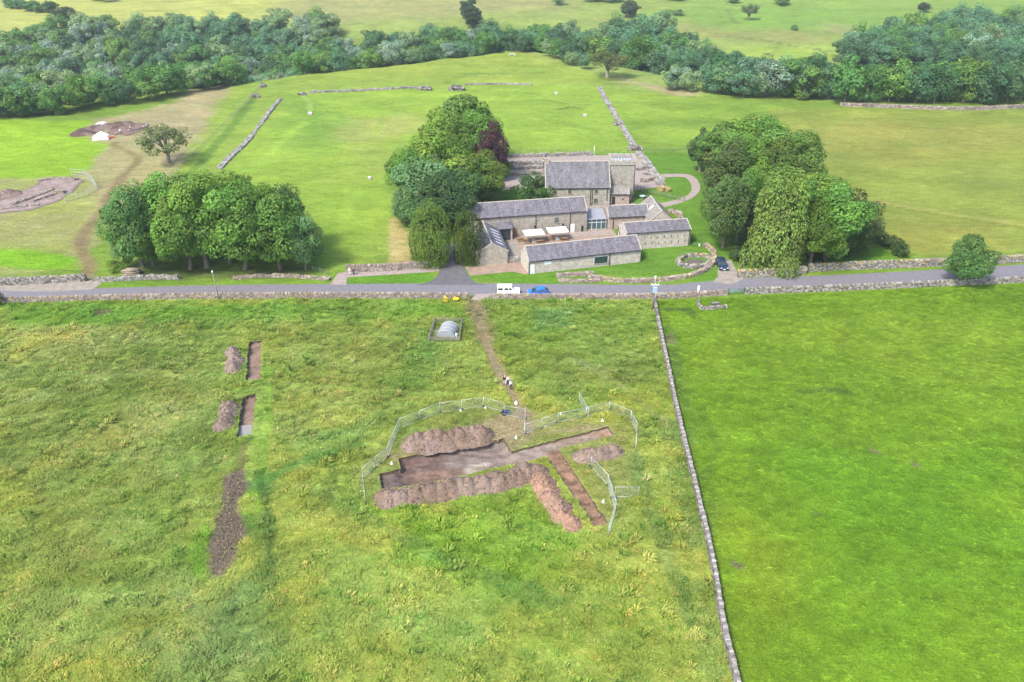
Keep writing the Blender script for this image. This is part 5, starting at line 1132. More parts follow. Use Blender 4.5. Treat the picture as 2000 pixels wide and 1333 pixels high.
def heap(label, px, hw, hgt, seed, col=(.148, .104, .078), n=9, group=None, red=0.):
    r = np.random.default_rng(seed); P = np.array(WP(curve(px, 6) if len(px) > 2 else px)); o = P.mean(0); o = np.array([*o]); zz = hs(*o)
    t = thing('spoil_heap', label, 'earth heap', (o[0], o[1], zz), 0, group); a = walk(P, .2, .3, r)
    mg = hw*1.6; st = .17 if P[0][1] < 140 else .4
    xs_ = np.arange(P[:, 0].min()-mg, P[:, 0].max()+mg, st); ys_ = np.arange(P[:, 1].min()-mg, P[:, 1].max()+mg, st); Xg, Yg = np.meshgrid(xs_, ys_); x = Xg.ravel(); y = Yg.ravel(); z = np.full(len(x), -.12)
    ln = np.hypot(*(P[1:]-P[:-1]).T).sum(); k = max(n, int(ln/.55))
    for i in range(k):
        q = a[int((i+.5)/k*len(a))]; c = q[:2]+r.normal(0, hw*.16, 2); w_ = hw*r.uniform(.78, 1.12); H = hgt*r.uniform(.72, 1.08); d = np.hypot((x-c[0]), (y-c[1]))/w_
        z = np.maximum(z, H*(1-d**1.02)+.04)
    z = z+(.34*(fbm(x*1.3, y*1.3, seed, 4)-.5)+.12*(fbm(x*3.6, y*3.6, seed+5, 2)-.5))*np.clip(z+.25, 0, 1)
    nx_, ny_ = len(xs_), len(ys_); id_ = np.arange(nx_*ny_).reshape(ny_, nx_); f = np.stack([id_[:-1, :-1], id_[:-1, 1:], id_[1:, 1:], id_[1:, :-1]], -1).reshape(-1, 4); f = f[(z[f] > -.1).any(1)]
    used = np.unique(f); mp = np.full(len(x), -1); mp[used] = np.arange(len(used)); f = mp[f]; x, y, z = x[used], y[used], z[used]
    cc = np.array(col)*(.72+.62*fbm(x*.8, y*.8, seed+2, 4))[:, None]; rr = sstep(.48, .62, fbm(x*.35, y*.35, seed+8, 2))[:, None]; cc = cc*(1-rr*.55)+np.array((.205, .155, .13))*rr*.55
    if red: cc = cc*np.array([1.12, .98, .9])
    link('mound', np_mesh('mound', np.column_stack([x-o[0], y-o[1], z+h(x, y)-zz-.02]), f, M['soil'], cc, smooth=False), t)
    m = r.choice(len(x), min(len(x), int(420*ln/8)), replace=False); m = m[z[m] > -.02]; an = r.uniform(0, 6, len(m)); s = r.uniform(.05, .19, (len(m), 1))**1.0
    tag(link('clods', boxes_mesh('clods', np.column_stack([x[m]-o[0]+r.normal(0, .15, len(m)), y[m]-o[1]+r.normal(0, .15, len(m)), z[m]+h(x[m], y[m])-zz+.01]), np.column_stack([np.cos(an), np.sin(an)]), s*r.uniform(.6, 1.2, (len(m), 3)), r, cc[m]*r.uniform(.7, 1.5, (len(m), 1)), .3), t), kind='stuff'); return t
GH = 'spoil heaps around the big trench'
heap('long grey brown spoil heap behind the large trench', [(800, 872), (850, 862), (905, 853), (950, 846)], 2.1, 1.95, 1, group=GH)
heap('longest spoil heap, lying along the near side of the large trench', [(752, 977), (820, 967), (900, 953), (960, 946), (1015, 931), (1048, 924)], 1.95, 1.75, 2, group=GH)
heap('pinkish lumpy spoil heap running towards the viewer beside the red trench branch', [(1052, 935), (1070, 962), (1092, 995), (1118, 1030)], 1.6, 1.4, 3, col=(.195, .138, .104), group=GH, red=1)
heap('short spoil heap on the right, between the trench arm and the fence', [(1130, 894), (1165, 890), (1205, 882)], 1.5, 1.3, 4, col=(.165, .122, .096), group=GH)
heap('upper of the two small lumpy earth heaps left of the small trenches', [(457, 684), (457, 704), (454, 726)], 1.35, 1.2, 5, col=(.158, .118, .095), group='small heaps beside the small trenches')
heap('lower of the two small lumpy earth heaps, left of the puddled trench', [(447, 790), (444, 812), (437, 836)], 1.4, 1.2, 6, col=(.158, .118, .095), group='small heaps beside the small trenches')
heap('dark brown spoil mound behind the white tent at the far left dig', [(155, 264), (185, 254), (222, 248), (250, 245)], 3.6, 1.5, 7, col=(.085, .058, .048), n=8)
heap('dark earth mound at the left edge beside the pale stone dig', [(-12, 388), (22, 378)], 3.4, 1.6, 8, col=(.15, .11, .09), n=4)
# far left digs: bare ground with walls showing
def dig(name, label, px, col, seed, d=.35):
    P = rough_poly(WP(px), 1.2, .2, seed); o = np.array(P[0]); t = thing(name, label, 'dig', (o[0], o[1], hs(*o))); A_ = np.array(P); g = np.array([(a, b) for a in np.arange(A_[:, 0].min(), A_[:, 0].max(), .8) for b in np.arange(A_[:, 1].min(), A_[:, 1].max(), .8)]); g = g[poly_sd(g[:, 0], g[:, 1], P) < -.3]
    v, f = cdt([P], [tuple(q) for q in g], lambda a, b: in_poly(a, b, P)); k = fbm(v[:, 0]*.5, v[:, 1]*.7, seed, 4); e = -poly_sd(v[:, 0], v[:, 1], P)
    c = np.array(col)*(.55+.95*k)[:, None]; ed = (1-sstep(.2, 1.2, e))[:, None]; c = c*(1-ed*.6)+np.array((.07, .05, .04))*ed*.6
    link('bare_soil', np_mesh('bare_soil', np.column_stack([v-o, h(v[:, 0], v[:, 1])-hs(*o)+.06+.25*(k-.4)*sstep(0, 1, e)]), f, M['soil'], c), t)
dig('excavation', 'wide pinkish excavation with stone footings at the far left', [(-60, 412), (0, 418), (60, 412), (118, 392), (150, 368), (165, 352), (140, 346), (85, 348), (70, 362), (0, 392), (-60, 400)], (.20, .155, .138), 1)
dig('excavation', 'dark stony excavation right of the white tent', [(205, 262), (250, 266), (290, 252), (292, 243), (255, 240), (222, 250)], (.14, .095, .08), 2)
for i, (lab, px) in enumerate([('rough stone footing along the top of the pinkish far left dig', [(75, 355), (110, 350), (150, 352)]), ('stone footing crossing the pinkish far left dig', [(20, 402), (70, 384), (105, 370)]), ('lower stone footing in the pinkish far left dig', [(0, 411), (40, 405), (75, 402)]), ('inner stone footing in the pinkish far left dig', [(60, 396), (95, 384), (130, 374)]), ('stone footing in the dark dig beside the white tent', [(222, 264), (255, 257), (288, 247)])]):
    swall('stone_footing', lab, px, .45, 1.1, 200+i, pal='warm', top='flat', rag=.5, sizes=(.4, .9), cat='ruin', group='stone footings in the far left digs')
r = np.random.default_rng(3)
def debris(name, label, px, n, s, cols, seed, hh=.0, world=None):
    r = np.random.default_rng(seed); P = FP(px); A_ = np.array(P); x = r.uniform(A_[:, 0].min(), A_[:, 0].max(), n*3); y = r.uniform(A_[:, 1].min(), A_[:, 1].max(), n*3); m = in_poly(x, y, P); x, y = x[m][:n], y[m][:n]; k = len(x); an = r.uniform(0, 6, k)
    sz = s*r.uniform(.35, 1.2, (k, 1))*r.uniform(.6, 1.3, (k, 3)); o = tag(link(name, boxes_mesh(name, np.column_stack([x, y, sz[:, 2]*.25]), np.column_stack([np.cos(an), np.sin(an)]), sz, r, np.array(cols)[r.integers(0, len(cols), k)]*r.uniform(.7, 1.4, (k, 1)), .3)), kind='stuff')
debris('soil_clods', '', [(444, 932), (480, 920), (470, 1070), (434, 1132), (406, 1128), (422, 1062)], 1500, .14, ((.10, .078, .062), (.075, .058, .046), (.14, .11, .08), (.17, .16, .07)), 9)
debris('soil_crumbs', '', [(905, 840), (1010, 800), (1045, 850), (1190, 828), (1060, 856), (1000, 872), (900, 862)], 500, .12, ((.27, .21, .15), (.19, .15, .1), (.12, .15, .05)), 10)
debris('soil_crumbs', '', [(745, 958), (1060, 896), (1110, 960), (1160, 1034), (1190, 1024), (1110, 900), (1200, 856), (1190, 862), (1090, 890), (1150, 990), (1130, 1000), (1060, 905), (760, 985)], 700, .13, ((.22, .17, .13), (.16, .12, .09)), 12)
# ------------------------------------------------------------------ temporary fence panels round the dig
def panel_meshes():
    fr = MB(); Wp, Hp = 3.4, 1.75
    for x in (0, Wp): fr.tube([(x, 0, .05), (x, 0, Hp+.05)], .028, 5)
    for z in (.12, Hp): fr.tube([(0, 0, z), (Wp, 0, z)], .028, 5)
    ms = MB()
    for i in range(1, 34): ms.tube([(Wp*i/34, 0, .12), (Wp*i/34, 0, Hp)], .0035, 3, False, False)
    for i in range(1, 10): ms.tube([(0, 0, .12+(Hp-.12)*i/10), (Wp, 0, .12+(Hp-.12)*i/10)], .0035, 3, False, False)
    return fr.mesh('frame', M['galv']), ms.mesh('wire_mesh', M['galv']), MB().box((0, 0, .07), (.62, .22, .14)).mesh('block_foot', M['dark'])
PF, PM, PB = panel_meshes()
def heras(label, px, group='temporary fence runs round the dig'):
    P = np.array(FP(px)); o = P[0]; t = thing('temporary_fence', label, 'fence', (o[0], o[1], 0), 0, group)
    for a, b in zip(P[:-1], P[1:]):
        L = np.hypot(*(b-a)); n = max(1, round(L/3.45)); an = math.atan2(*(b-a)[::-1])
        for k in range(n):
            p = a+(b-a)*k/n; s = L/n/3.45
            f = link('fence_panel', PF, t, (p[0]-o[0], p[1]-o[1], 0)); f.rotation_euler = (0, 0, an); f.scale = (s, 1, 1); link('wire_mesh', PM, f); link('block_foot', PB, f)
heras('wire fence panels curving round the left and back of the dig', [(714, 985), (709, 935), (758, 893), (780, 838), (860, 806), (945, 795), (985, 806)])
heras('wire fence panels across the dirt path at the back of the dig', [(985, 812), (1026, 818)])
heras('wire fence panel standing end on beside the dirt path entrance', [(1026, 820), (1024, 856)])
heras('wire fence panels curving round the right of the dig', [(1026, 848), (1090, 826), (1145, 815), (1190, 804), (1232, 822), (1243, 846), (1241, 884)])
heras('loose wire fence panel jutting out behind the right run of the fence', [(1131, 786), (1149, 818)])
heras('wire fence panels on the near right of the dig beside the red trench', [(1154, 913), (1187, 948), (1202, 1000), (1188, 1048)])
heras('loose wire fence panel sticking out to the right of the near right run', [(1201, 972), (1247, 972)])
# things lying about the dig
def bag(label, px, s=.45):
    s *= .72
    t = thing('rubble_sack', label, 'sack', G(*px), random.uniform(0, 3)); m = MB(); m.tube([(0, 0, -.02), (0, 0, s*.4), (0, 0, s*.8), (.03, .02, s)], [s*.5, s*.62, s*.45, s*.12], 8); m.build('sack', M['white'], t); MB().tube([(.03, .02, s), (.05, .03, s+.12)], [.05, .10], 6).build('tied_neck', M['white'], t)
bag('white sack at the left of the dig near the step in the trench', (765, 908)); bag('white sack on the bare patch behind the large trench', (1008, 857)); bag('white sack inside the right fence run near the trench arm tip', (1177, 824)); bag('white sack on the grass right of the red trench branch', (1178, 982)); bag('small white sack by the fence in the middle of the right run', (1095, 811), .3); bag('white bag beside the dirt path at the fence opening', (1008, 790), .6); bag('small pale bag inside the back fence', (948, 798), .3); bag('small pale bag behind the long heap at the back', (900, 804), .3)
t = thing('wheelbarrow', 'dark blue wheelbarrow parked at the fence across the dirt path', 'wheelbarrow', G(988, 810), R(170))
MB().raw([(-.42, -.3, .35), (.3, -.22, .35), (.3, .22, .35), (-.42, .3, .35), (-.55, -.36, .68), (.55, -.33, .66), (.55, .33, .66), (-.55, .36, .68)], ((0, 1, 2, 3), (0, 1, 5, 4), (1, 2, 6, 5), (2, 3, 7, 6), (3, 0, 4, 7))).build('tray', M['paint'], t, col=(.02, .03, .10))
MB().tube([(.62, -.05, .2), (.62, .05, .2)], .2, 12).build('wheel', M['tyre'], t)
for s in (-1, 1): MB().tube([(.62, s*.1, .2), (-.3, s*.25, .34), (-1.05, s*.32, .55)], .025, 5).build('handle', M['galv'], t); MB().tube([(-.35, s*.25, .34), (-.42, s*.28, 0)], .025, 5).build('leg', M['galv'], t)
# ------------------------------------------------------------------ post fences, gates, poles
def pfence(name, label, px, sp, H, rails, rail_r=.035, mat='greywood', group=None, post=.07, cat='fence'):
    P = np.array(WP(px)); o = P[0]; z0 = hs(*o); t = thing(name, label, cat, (o[0], o[1], z0), 0, group); me = MB().box((0, 0, H/2-.1), (post*2, post*2, H+.2)).mesh('post', M[mat]); pts = []
    for a, b in zip(P[:-1], P[1:]):
        n = max(1, round(np.hypot(*(b-a))/sp)); pts += [a+(b-a)*k/n for k in range(n)]
    pts.append(P[-1]); L3 = []
    for p in pts: z = hs(*p)-z0; link('post', me, t, (p[0]-o[0], p[1]-o[1], z)).rotation_euler = (random.uniform(-.04, .04), random.uniform(-.04, .04), 0); L3.append((p[0]-o[0], p[1]-o[1], z))
    for q in rails: MB().tube([(x, y, z+q) for x, y, z in L3], rail_r, 4, True, False).build('rail' if rail_r > .02 else 'wire', M[mat], t)
    return t
pfence('field_fence', 'long post and wire fence from the roadside copse up to the gorge', [(322, 356), (345, 335), (400, 283), (440, 243), (480, 205), (510, 172), (524, 156)], 2.6, 1.15, (.5, .8, 1.05), .012)
pfence('field_fence', 'post and wire fence behind the ruins and the tower', [(985, 299), (1060, 298), (1155, 297), (1240, 296)], 2.4, 1.1, (.4, .75, 1.05), .012)
pfence('field_fence', 'post and rail fence on the mown bank right of the tower', [(1246, 296), (1300, 297), (1350, 296)], 2.2, 1.1, (.45, .95), .03)
pfence('wooden_fence', 'wooden rail fence between the tower gate and the bend of the gravel path', [(1256, 377), (1280, 381), (1300, 385), (1318, 390), (1336, 393)], 1.5, 1.15, (.35, .7, 1.05), .04)
pfence('wooden_gate', 'dark wooden gate at the foot of the tower', [(1239, 370), (1256, 376)], 1.0, 1.5, (.3, .7, 1.1, 1.4), .045, 'wood', cat='gate')
pfence('timber_fence', 'timber rail fence under the trees by the mossy wall', [(1520, 525), (1560, 523), (1600, 521)], 2.0, 1.25, (.35, .7, 1.1), .04)
pfence('timber_fence', 'pale timber gate posts beside the dark blue car', [(1442, 530), (1452, 520), (1463, 514)], 1.2, 1.2, (.4, .8, 1.1), .04, 'wood')
pfence('wooden_gate', 'dark wooden gate across the track at the far left', [(168, 547), (182, 549), (196, 551)], 1.4, 1.3, (.3, .65, 1.0, 1.2), .035, 'greywood', cat='gate')
pfence('wooden_gate', 'dark reddish gate posts at the meadow gateway by the dirt path', [(916, 584), (917, 592)], 1.6, 1.4, (.5, 1.0), .04, 'warmwood', cat='gate')
pfence('hut_fence', 'square wooden rail fence round the grey curved hut', [(838, 668), (897, 668), (903, 632), (850, 629), (838, 668)], 1.5, 1.0, (.4, .7, .98), .055, post=.1)
pfence('timber_fence', 'leaning wooden rails at the right end of the roadside copse', [(612, 530), (640, 536)], 1.6, 1.1, (.4, .9), .03)
A, rz, L = AB((1422, 575.5), (1452, 574.5)); t = thing('field_gate', 'green metal field gate in the near roadside wall', 'gate', (A[0], A[1], 0), rz)
for x in (0, L): MB().box((x, 0, .65), (.16, .16, 1.4)).build('post', M['paint'], t, col=(.05, .14, .09))
for z in (.25, .5, .75, 1.0, 1.22): MB().tube([(0, 0, z), (L, 0, z)], .03, 5).build('bar', M['paint'], t, col=(.06, .17, .11))
t = thing('yellow_a_frame', 'yellow A shaped frame beside the wall, left of the meadow gateway', 'frame', G(873, 592), R(5))
for a, b in (((-.7, 0, 0), (-.4, 0, 1.6)), ((.3, -.3, 0), (-.4, 0, 1.6)), ((.9, .5, 0), (-.4, 0, 1.6)), ((-.6, 0, .5), (.1, -.2, .5))): MB().tube([a, b], .07, 5).build('strut', M['paint'], t, col=(.62, .42, .03))
t = thing('yellow_machine', 'small bright yellow machine beside the A shaped frame', 'machine', G(891, 588), R(10))
MB().box((0, 0, .45), (1.2, .6, .4), taper=.8).build('body', M['paint'], t, col=(.65, .48, .02)); MB().box((-.2, 0, .72), (.5, .45, .25), taper=.7).build('hood', M['paint'], t, col=(.65, .48, .02)); MB().tube([(.4, .15, .6), (1.0, .15, .9)], .04, 5).build('handle', M['dark'], t)
for s in (-.38, .38): MB().tube([(s, -.34, .2), (s, .34, .2)], .2, 10).build('wheel', M['tyre'], t)
p = G(428, 586); zt = z_at(p[0], p[1], 532); t = thing('pole', 'slender pale pole by the road wall in front of the roadside copse', 'pole', p)
MB().tube([(0, 0, -.2), (-.25, 0, zt-p[2])], [.12, .08], 8).build('pole', M['limb'], t); MB().tube([(-.25, 0, zt-.1), (-.25, 0, zt+.3)], [.2, .12], 8).build('cap', M['frame'], t)
p = G(1275, 604); zt = z_at(p[0], p[1], 545); t = thing('electricity_pole', 'pale electricity pole with a blue grey box where the field wall meets the road wall', 'pole', p)
MB().tube([(0, 0, -.2), (0, 0, zt)], [.16, .11], 8).build('pole', M['limb'], t); zb = z_at(p[0], p[1], 565); MB().box((0, -.35, zb), (.75, .5, 1.1)).build('transformer', M['paint'], t, col=(.25, .36, .46)); MB().box((0, -.1, zb+.9), (1.6, .12, .12)).build('crossarm', M['frame'], t)
for s in (-.6, 0, .6): MB().tube([(s, -.1, zb+.95), (s, -.1, zb+1.25)], [.06, .04], 6).build('insulator', M['white'], t)
MB().tube([(.1, .1, zb+1.1), (.25, 2.2, 0)], .02, 4).build('stay_wire', M['galv'], t)
t = thing('road_sign', 'small white sign post on the near road verge left of the green gate', 'sign', G(1363, 573)); MB().tube([(0, 0, -.1), (0, 0, 1.0)], .05, 6).build('post', M['white'], t); MB().box((0, -.05, 1.15), (.42, .05, 1.0)).build('board', M['white'], t)
p = G(1279, 553); t = thing('marker_post', 'thin white post standing against the curving rubble wall', 'post', p); MB().tube([(0, 0, 0), (0, 0, 1.5)], .06, 6).build('post', M['white'], t); MB().box((0, -.05, 1.45), (.35, .05, .3)).build('plate', M['white'], t)
t = thing('flagpole', 'slim white pole behind the excavated ruins', 'pole', G(1160, 306)); MB().tube([(0, 0, 0), (0, 0, 3.2)], .06, 6).build('pole', M['white'], t); MB().box((0, 0, .1), (.5, .5, .2)).build('foot', M['coping'], t)
# curved hut, log pile, timber stack, green frame, table, trough
A = G(852, 661); B_ = G(889, 661); Wd = (B_-A)[0]; t = thing('curved_hut', 'grey curved corrugated hut inside the little square fence', 'hut', (*((A+B_)/2)[:2], 0), R(-9))
MB().box((-.2, 1.9, .03), (5.2, 5.0, .06)).build('slab', M['paving'], t); prof = [(Wd/2*math.cos(a), Wd*.46*math.sin(a)) for a in np.linspace(0, math.pi, 15)]; m = MB(); ny_ = 36
for k in range(ny_+1): q = 1+(.018 if k % 2 else -.018); m.v += [(x*q, 3.6*k/ny_, z*q) for x, z in prof]
for k in range(ny_):
    for i in range(14): m.f.append((k*15+i, k*15+i+1, k*15+15+i+1, k*15+15+i)); m.sm.append(True)
m.build('shell', M['hut'], t)
for y in (0.02, 3.58): MB().poly([(x*.985, y, z*.985) for x, z in prof]).build('end_sheet', M['hut'], t)
for y in (.05, 1.2, 2.4, 3.55): MB().tube([(x*1.03, y, z*1.03) for x, z in prof], .035, 5).build('band', M['galv'], t)
MB().box((Wd/2+.1, .7, .3), (.35, .5, .7)).build('vent_box', M['frame'], t)
p = G(258, 538); t = thing('log_pile', 'pile of brown cut logs under the trees at the left end of the roadside copse', 'log pile', (p[0], p[1], 0), R(8)); r = random.Random(2)
lm = MB().tube([(-1.9, 0, 0), (1.9, 0, 0)], .17, 8).mesh('log', M['wood'])
for k in range(4):
    for i in range(8-k): l = link('log', lm, t, (r.uniform(-.25, .25), i*.36+k*.18-.9, .17+k*.31)); l.rotation_euler = (r.uniform(0, 6), r.uniform(-.05, .05), r.uniform(-.06, .06)); l.scale = (r.uniform(.5, .95), r.uniform(.7, 1.1), r.uniform(.7, 1.1))
p = G(800, 520); t = thing('timber_stack', 'long low stack of brown and orange timber behind the stone wall, left of the yew', 'timber stack', (p[0], p[1], 0), R(3))
for i in range(4): MB().box((0, -.55+i*.36, .45), (3.5, .32, .9-.05*i)).build('plank_bundle', M['paint'], t, col=((.50, .24, .04), (.42, .17, .05), (.17, .07, .05), (.15, .06, .05))[i])
MB().box((0, .0, .95), (3.6, .9, .12)).build('cover_board', M['warmwood'], t)
p = G(1362, 481); t = thing('green_frame', 'low green metal frame on the lawn corner beside the slit vented barn', 'frame', p, R(4))
for z in (.3, .9): MB().tube([(-.9, 0, z), (.9, 0, z)], .04, 5).build('bar', M['paint'], t, col=(.04, .2, .1))
for x in (-.9, 0, .9): MB().tube([(x, 0, 0), (x, 0, .95)], .04, 5).build('post', M['paint'], t, col=(.04, .2, .1))
MB().box((.4, -.1, .25), (.25, .25, .45)).build('cap', M['white'], t)
t = thing('garden_table', 'round pale green table on the shaded grass right of the tower porch', 'table', G(1254, 388)); MB().tube([(0, 0, .68), (0, 0, .75)], .75, 14).build('tabletop', M['paint'], t, col=(.36, .48, .42)); MB().tube([(0, 0, 0), (0, 0, .7)], .08, 6).build('leg', M['dark'], t)
for a in (.4, 2.5, 4.6): MB().box((math.cos(a)*1.2, math.sin(a)*1.2, .3), (.4, .4, .6), a).build('stool', M['greywood'], t)
t = thing('red_bench', 'brown red bench on the path behind the round green bush', 'bench', G(1003, 374), R(3)); MB().box((0, 0, .45), (2., .5, .08)).build('seat', M['warmwood'], t); MB().box((0, .26, .8), (2., .08, .5)).build('backrest', M['warmwood'], t)
for s in (-.8, .8): MB().box((s, 0, .2), (.1, .45, .45)).build('leg', M['warmwood'], t)
t = thing('stone_trough', 'small dark stone trough inside the low L shaped wall', 'trough', G(1397, 596), R(8)); MB().box((0, 0, .25), (1.6, .7, .5)).build('trough', M['core'], t); MB().box((0, 0, .51), (1.35, .45, .03)).build('water', M['puddle'], t)
# white tent at the far dig
p = GT(198, 272); t = thing('white_tent', 'white shelter tent in front of the dark spoil mound at the far left dig', 'tent', p, R(14))
MB().prism([(-2.5, 0), (2.5, 0), (2.1, 1.1), (0, 2.1), (-2.1, 1.1)], -1.5, 1.5, 'y').build('canvas', M['white'], t); MB().box((0, -1.52, .7), (1.1, .05, 1.4)).build('flap', M['frame'], t)
p = GT(197, 249); t = thing('white_tarpaulin', 'white tarpaulin heaped on top of the dark spoil mound', 'tarpaulin', (p[0], p[1]+.5, p[2]+1.1)); MB().prism([(-1.9, -.4), (1.9, -.4), (1.4, .3), (.4, .5), (-1.1, .25)], -.8, .8, 'y').build('sheet', M['white'], t)
for px, lab, c in (((214, 271), 'orange crate right of the white tent', (.55, .16, .06)), ((220, 270), 'small orange red crate farther right of the white tent', (.5, .12, .07))):
    p = GT(*px); t = thing('crate', lab, 'crate', p, .2); MB().box((0, 0, .3), (.9, .6, .6), taper=1.1).build('crate', M['paint'], t, col=c); MB().box((0, 0, .62), (1.0, .7, .06)).build('rim', M['paint'], t, col=c)
pfence('temporary_fence', 'wire fence curving round the right end of the pinkish far left dig', [(128, 395), (172, 382), (190, 370), (180, 356), (165, 345), (140, 342)], 3.4, 1.7, (.2, 1.0, 1.75), .05, 'galv', post=.05)
t = thing('skip_box', 'brown rectangular box at the edge of the pinkish far left dig', 'box', GT(117, 379), .1); MB().box((0, 0, .45), (2.4, 1.0, .9)).build('box', M['wood'], t); MB().box((0, 0, .92), (2.5, 1.1, .08)).build('lid', M['wood'], t)

# ------------------------------------------------------------------ cars
def wheels(t, xs_, hw, r_):
    for x in xs_:
        for s in (-1, 1):
            wv = MB().tube([(x, s*(hw-.2), r_), (x, s*hw, r_)], r_, 14, True, False).build('wheel', M['tyre'], t); MB().tube([(x, s*(hw-.1), r_), (x, s*(hw+.015), r_)], r_*.62, 10, True, False).build('rim', M['alloy'], wv)
def car_shell(t, low, top, hw, tw, col, roof_i, belt):
    """low: lower body side profile; top: greenhouse profile narrowing to tw"""
    MB().prism(low, -hw, hw, 'y').build('body', M['carpaint'], t, col=col)
    n = len(top); v = []
    for s in (-1, 1):
        for x, z in top: k = (z-belt)/(max(q[1] for q in top)-belt); v.append((x, s*(hw*.985+(tw-hw*.985)*k), z))
    g = MB().raw(v, [tuple(range(n))[::-1], tuple(range(n, 2*n))]+[(i, (i+1) % n, n+(i+1) % n, n+i) for i in range(n)]).build('windows', M['glass'], t)
    m = MB(); zt = max(q[1] for q in top); xa, xb = roof_i
    m.raw([(xa, -tw-.02, zt-.02), (xb, -tw-.02, zt-.02), (xb, tw+.02, zt-.02), (xa, tw+.02, zt-.02), (xa+.08, -tw+.08, zt+.06), (xb-.08, -tw+.08, zt+.06), (xb-.08, tw-.08, zt+.06), (xa+.08, tw-.08, zt+.06)], ((4, 5, 6, 7), (0, 1, 5, 4), (1, 2, 6, 5), (2, 3, 7, 6), (3, 0, 4, 7))).build('roof', M['carpaint'], t, col=col)
    pm = MB()
    for i in range(n):
        x, z = top[i]
        if abs(z-zt) < .02: continue
        j = min((k for k in range(n) if abs(top[k][1]-zt) < .02), key=lambda k: abs(top[k][0]-x))
        for s in (-1, 1): pm.tube([(x, s*hw*.99, z), (top[j][0], s*(tw+.01), zt)], .05, 4)
    xm = (xa+xb)/2
    for s in (-1, 1): pm.tube([(xm, s*hw*.985, belt), (xm, s*(tw+.01), zt)], .045, 4)
    pm.build('pillars', M['carpaint'], t, col=col)
def lights(t, xf, xr, y, z):
    for s in (-1, 1): MB().box((xf, s*y, z), (.08, .34, .16)).build('headlight', M['frame'], t); MB().box((xr, s*y, z+.05), (.08, .2, .25)).build('tail_light', M['paint'], t, col=(.4, .02, .02))
p = G(993, 576); WHT = (.78, .78, .76)
t = thing('off_road_car', 'boxy white off road car with a spare wheel on its rear door, facing right', 'car', p, R(0)); hw = .88
MB().prism([(-2.25, .45), (2.2, .45), (2.25, .62), (2.22, 1.12), (2.0, 1.2), (.95, 1.25), (-2.25, 1.25)], -hw, hw, 'y').build('body', M['carpaint'], t, col=WHT)
MB().raw([(x, s*k, z) for s in (-1, 1) for x, z, k in ((-2.24, 1.25, .87), (.95, 1.25, .87), (.72, 1.9, .78), (-2.2, 1.9, .78))], ((0, 1, 2, 3), (4, 5, 6, 7), (0, 1, 5, 4), (1, 2, 6, 5), (2, 3, 7, 6), (3, 0, 4, 7))).build('cabin', M['carpaint'], t, col=WHT)
MB().box((-.73, 0, 1.95), (2.98, 1.62, .12), taper=.96).build('roof', M['carpaint'], t, col=WHT)
for s in (-1, 1):
    for x, w_ in ((-1.55, 1.0), (-.4, .78), (.4, .55)): MB().raw([(x-w_/2, s*.875, 1.34), (x+w_/2, s*.875, 1.34), (x+w_/2-.02, s*.81, 1.80), (x-w_/2, s*.81, 1.80), (x-w_/2, s*.84, 1.34), (x+w_/2, s*.84, 1.34), (x+w_/2-.02, s*.78, 1.80), (x-w_/2, s*.78, 1.80)], ((0, 1, 2, 3), (0, 1, 5, 4), (1, 2, 6, 5), (2, 3, 7, 6), (3, 0, 4, 7))).build('side_window', M['glass'], t)
MB().raw([(.99, -.76, 1.3), (.99, .76, 1.3), (.78, .7, 1.84), (.78, -.7, 1.84), (.9, -.76, 1.3), (.9, .76, 1.3), (.7, .7, 1.84), (.7, -.7, 1.84)], ((0, 1, 2, 3), (0, 1, 5, 4), (2, 3, 7, 6), (1, 2, 6, 5), (3, 0, 4, 7))).build('windscreen', M['glass'], t)
MB().tube([(-2.46, 0, 1.1), (-2.26, 0, 1.1)], .38, 14).build('spare_wheel', M['tyre'], t); MB().box((2.3, 0, .58), (.14, 1.7, .2)).build('bumper', M['dark'], t); lights(t, 2.25, -2.27, .62, .85); wheels(t, (-1.45, 1.4), .88, .39)
BLUE = (.012, .13, .60)
t = thing('hatchback', 'bright blue hatchback parked behind the roadside wall, facing left', 'car', G(1051, 576), R(180))
car_shell(t, [(-2.0, .32), (2.05, .32), (2.1, .55), (2.0, .72), (1.1, .92), (-1.95, .98), (-2.08, .7)], [(1.25, .9), (.35, 1.42), (-1.15, 1.46), (-1.95, .98)], .86, .62, BLUE, (.5, -1.35)[::-1], .93); lights(t, 2.03, -2.04, .64, .66); wheels(t, (-1.25, 1.28), .86, .33)
NAVY = (.018, .028, .065)
t = thing('estate_car', 'dark blue car parked in the field entrance, facing the road', 'car', G(1409, 522), R(-88))
car_shell(t, [(-2.2, .32), (2.2, .32), (2.26, .55), (2.15, .78), (1.15, 1.0), (-2.15, 1.05), (-2.26, .7)], [(1.3, .98), (.45, 1.55), (-1.6, 1.6), (-2.15, 1.05)], .92, .66, NAVY, (.55, -1.8)[::-1], 1.0); lights(t, 2.2, -2.2, .68, .72); wheels(t, (-1.4, 1.4), .92, .35); MB().box((2.27, 0, .42), (.05, .5, .12)).build('number_plate', M['white'], t)

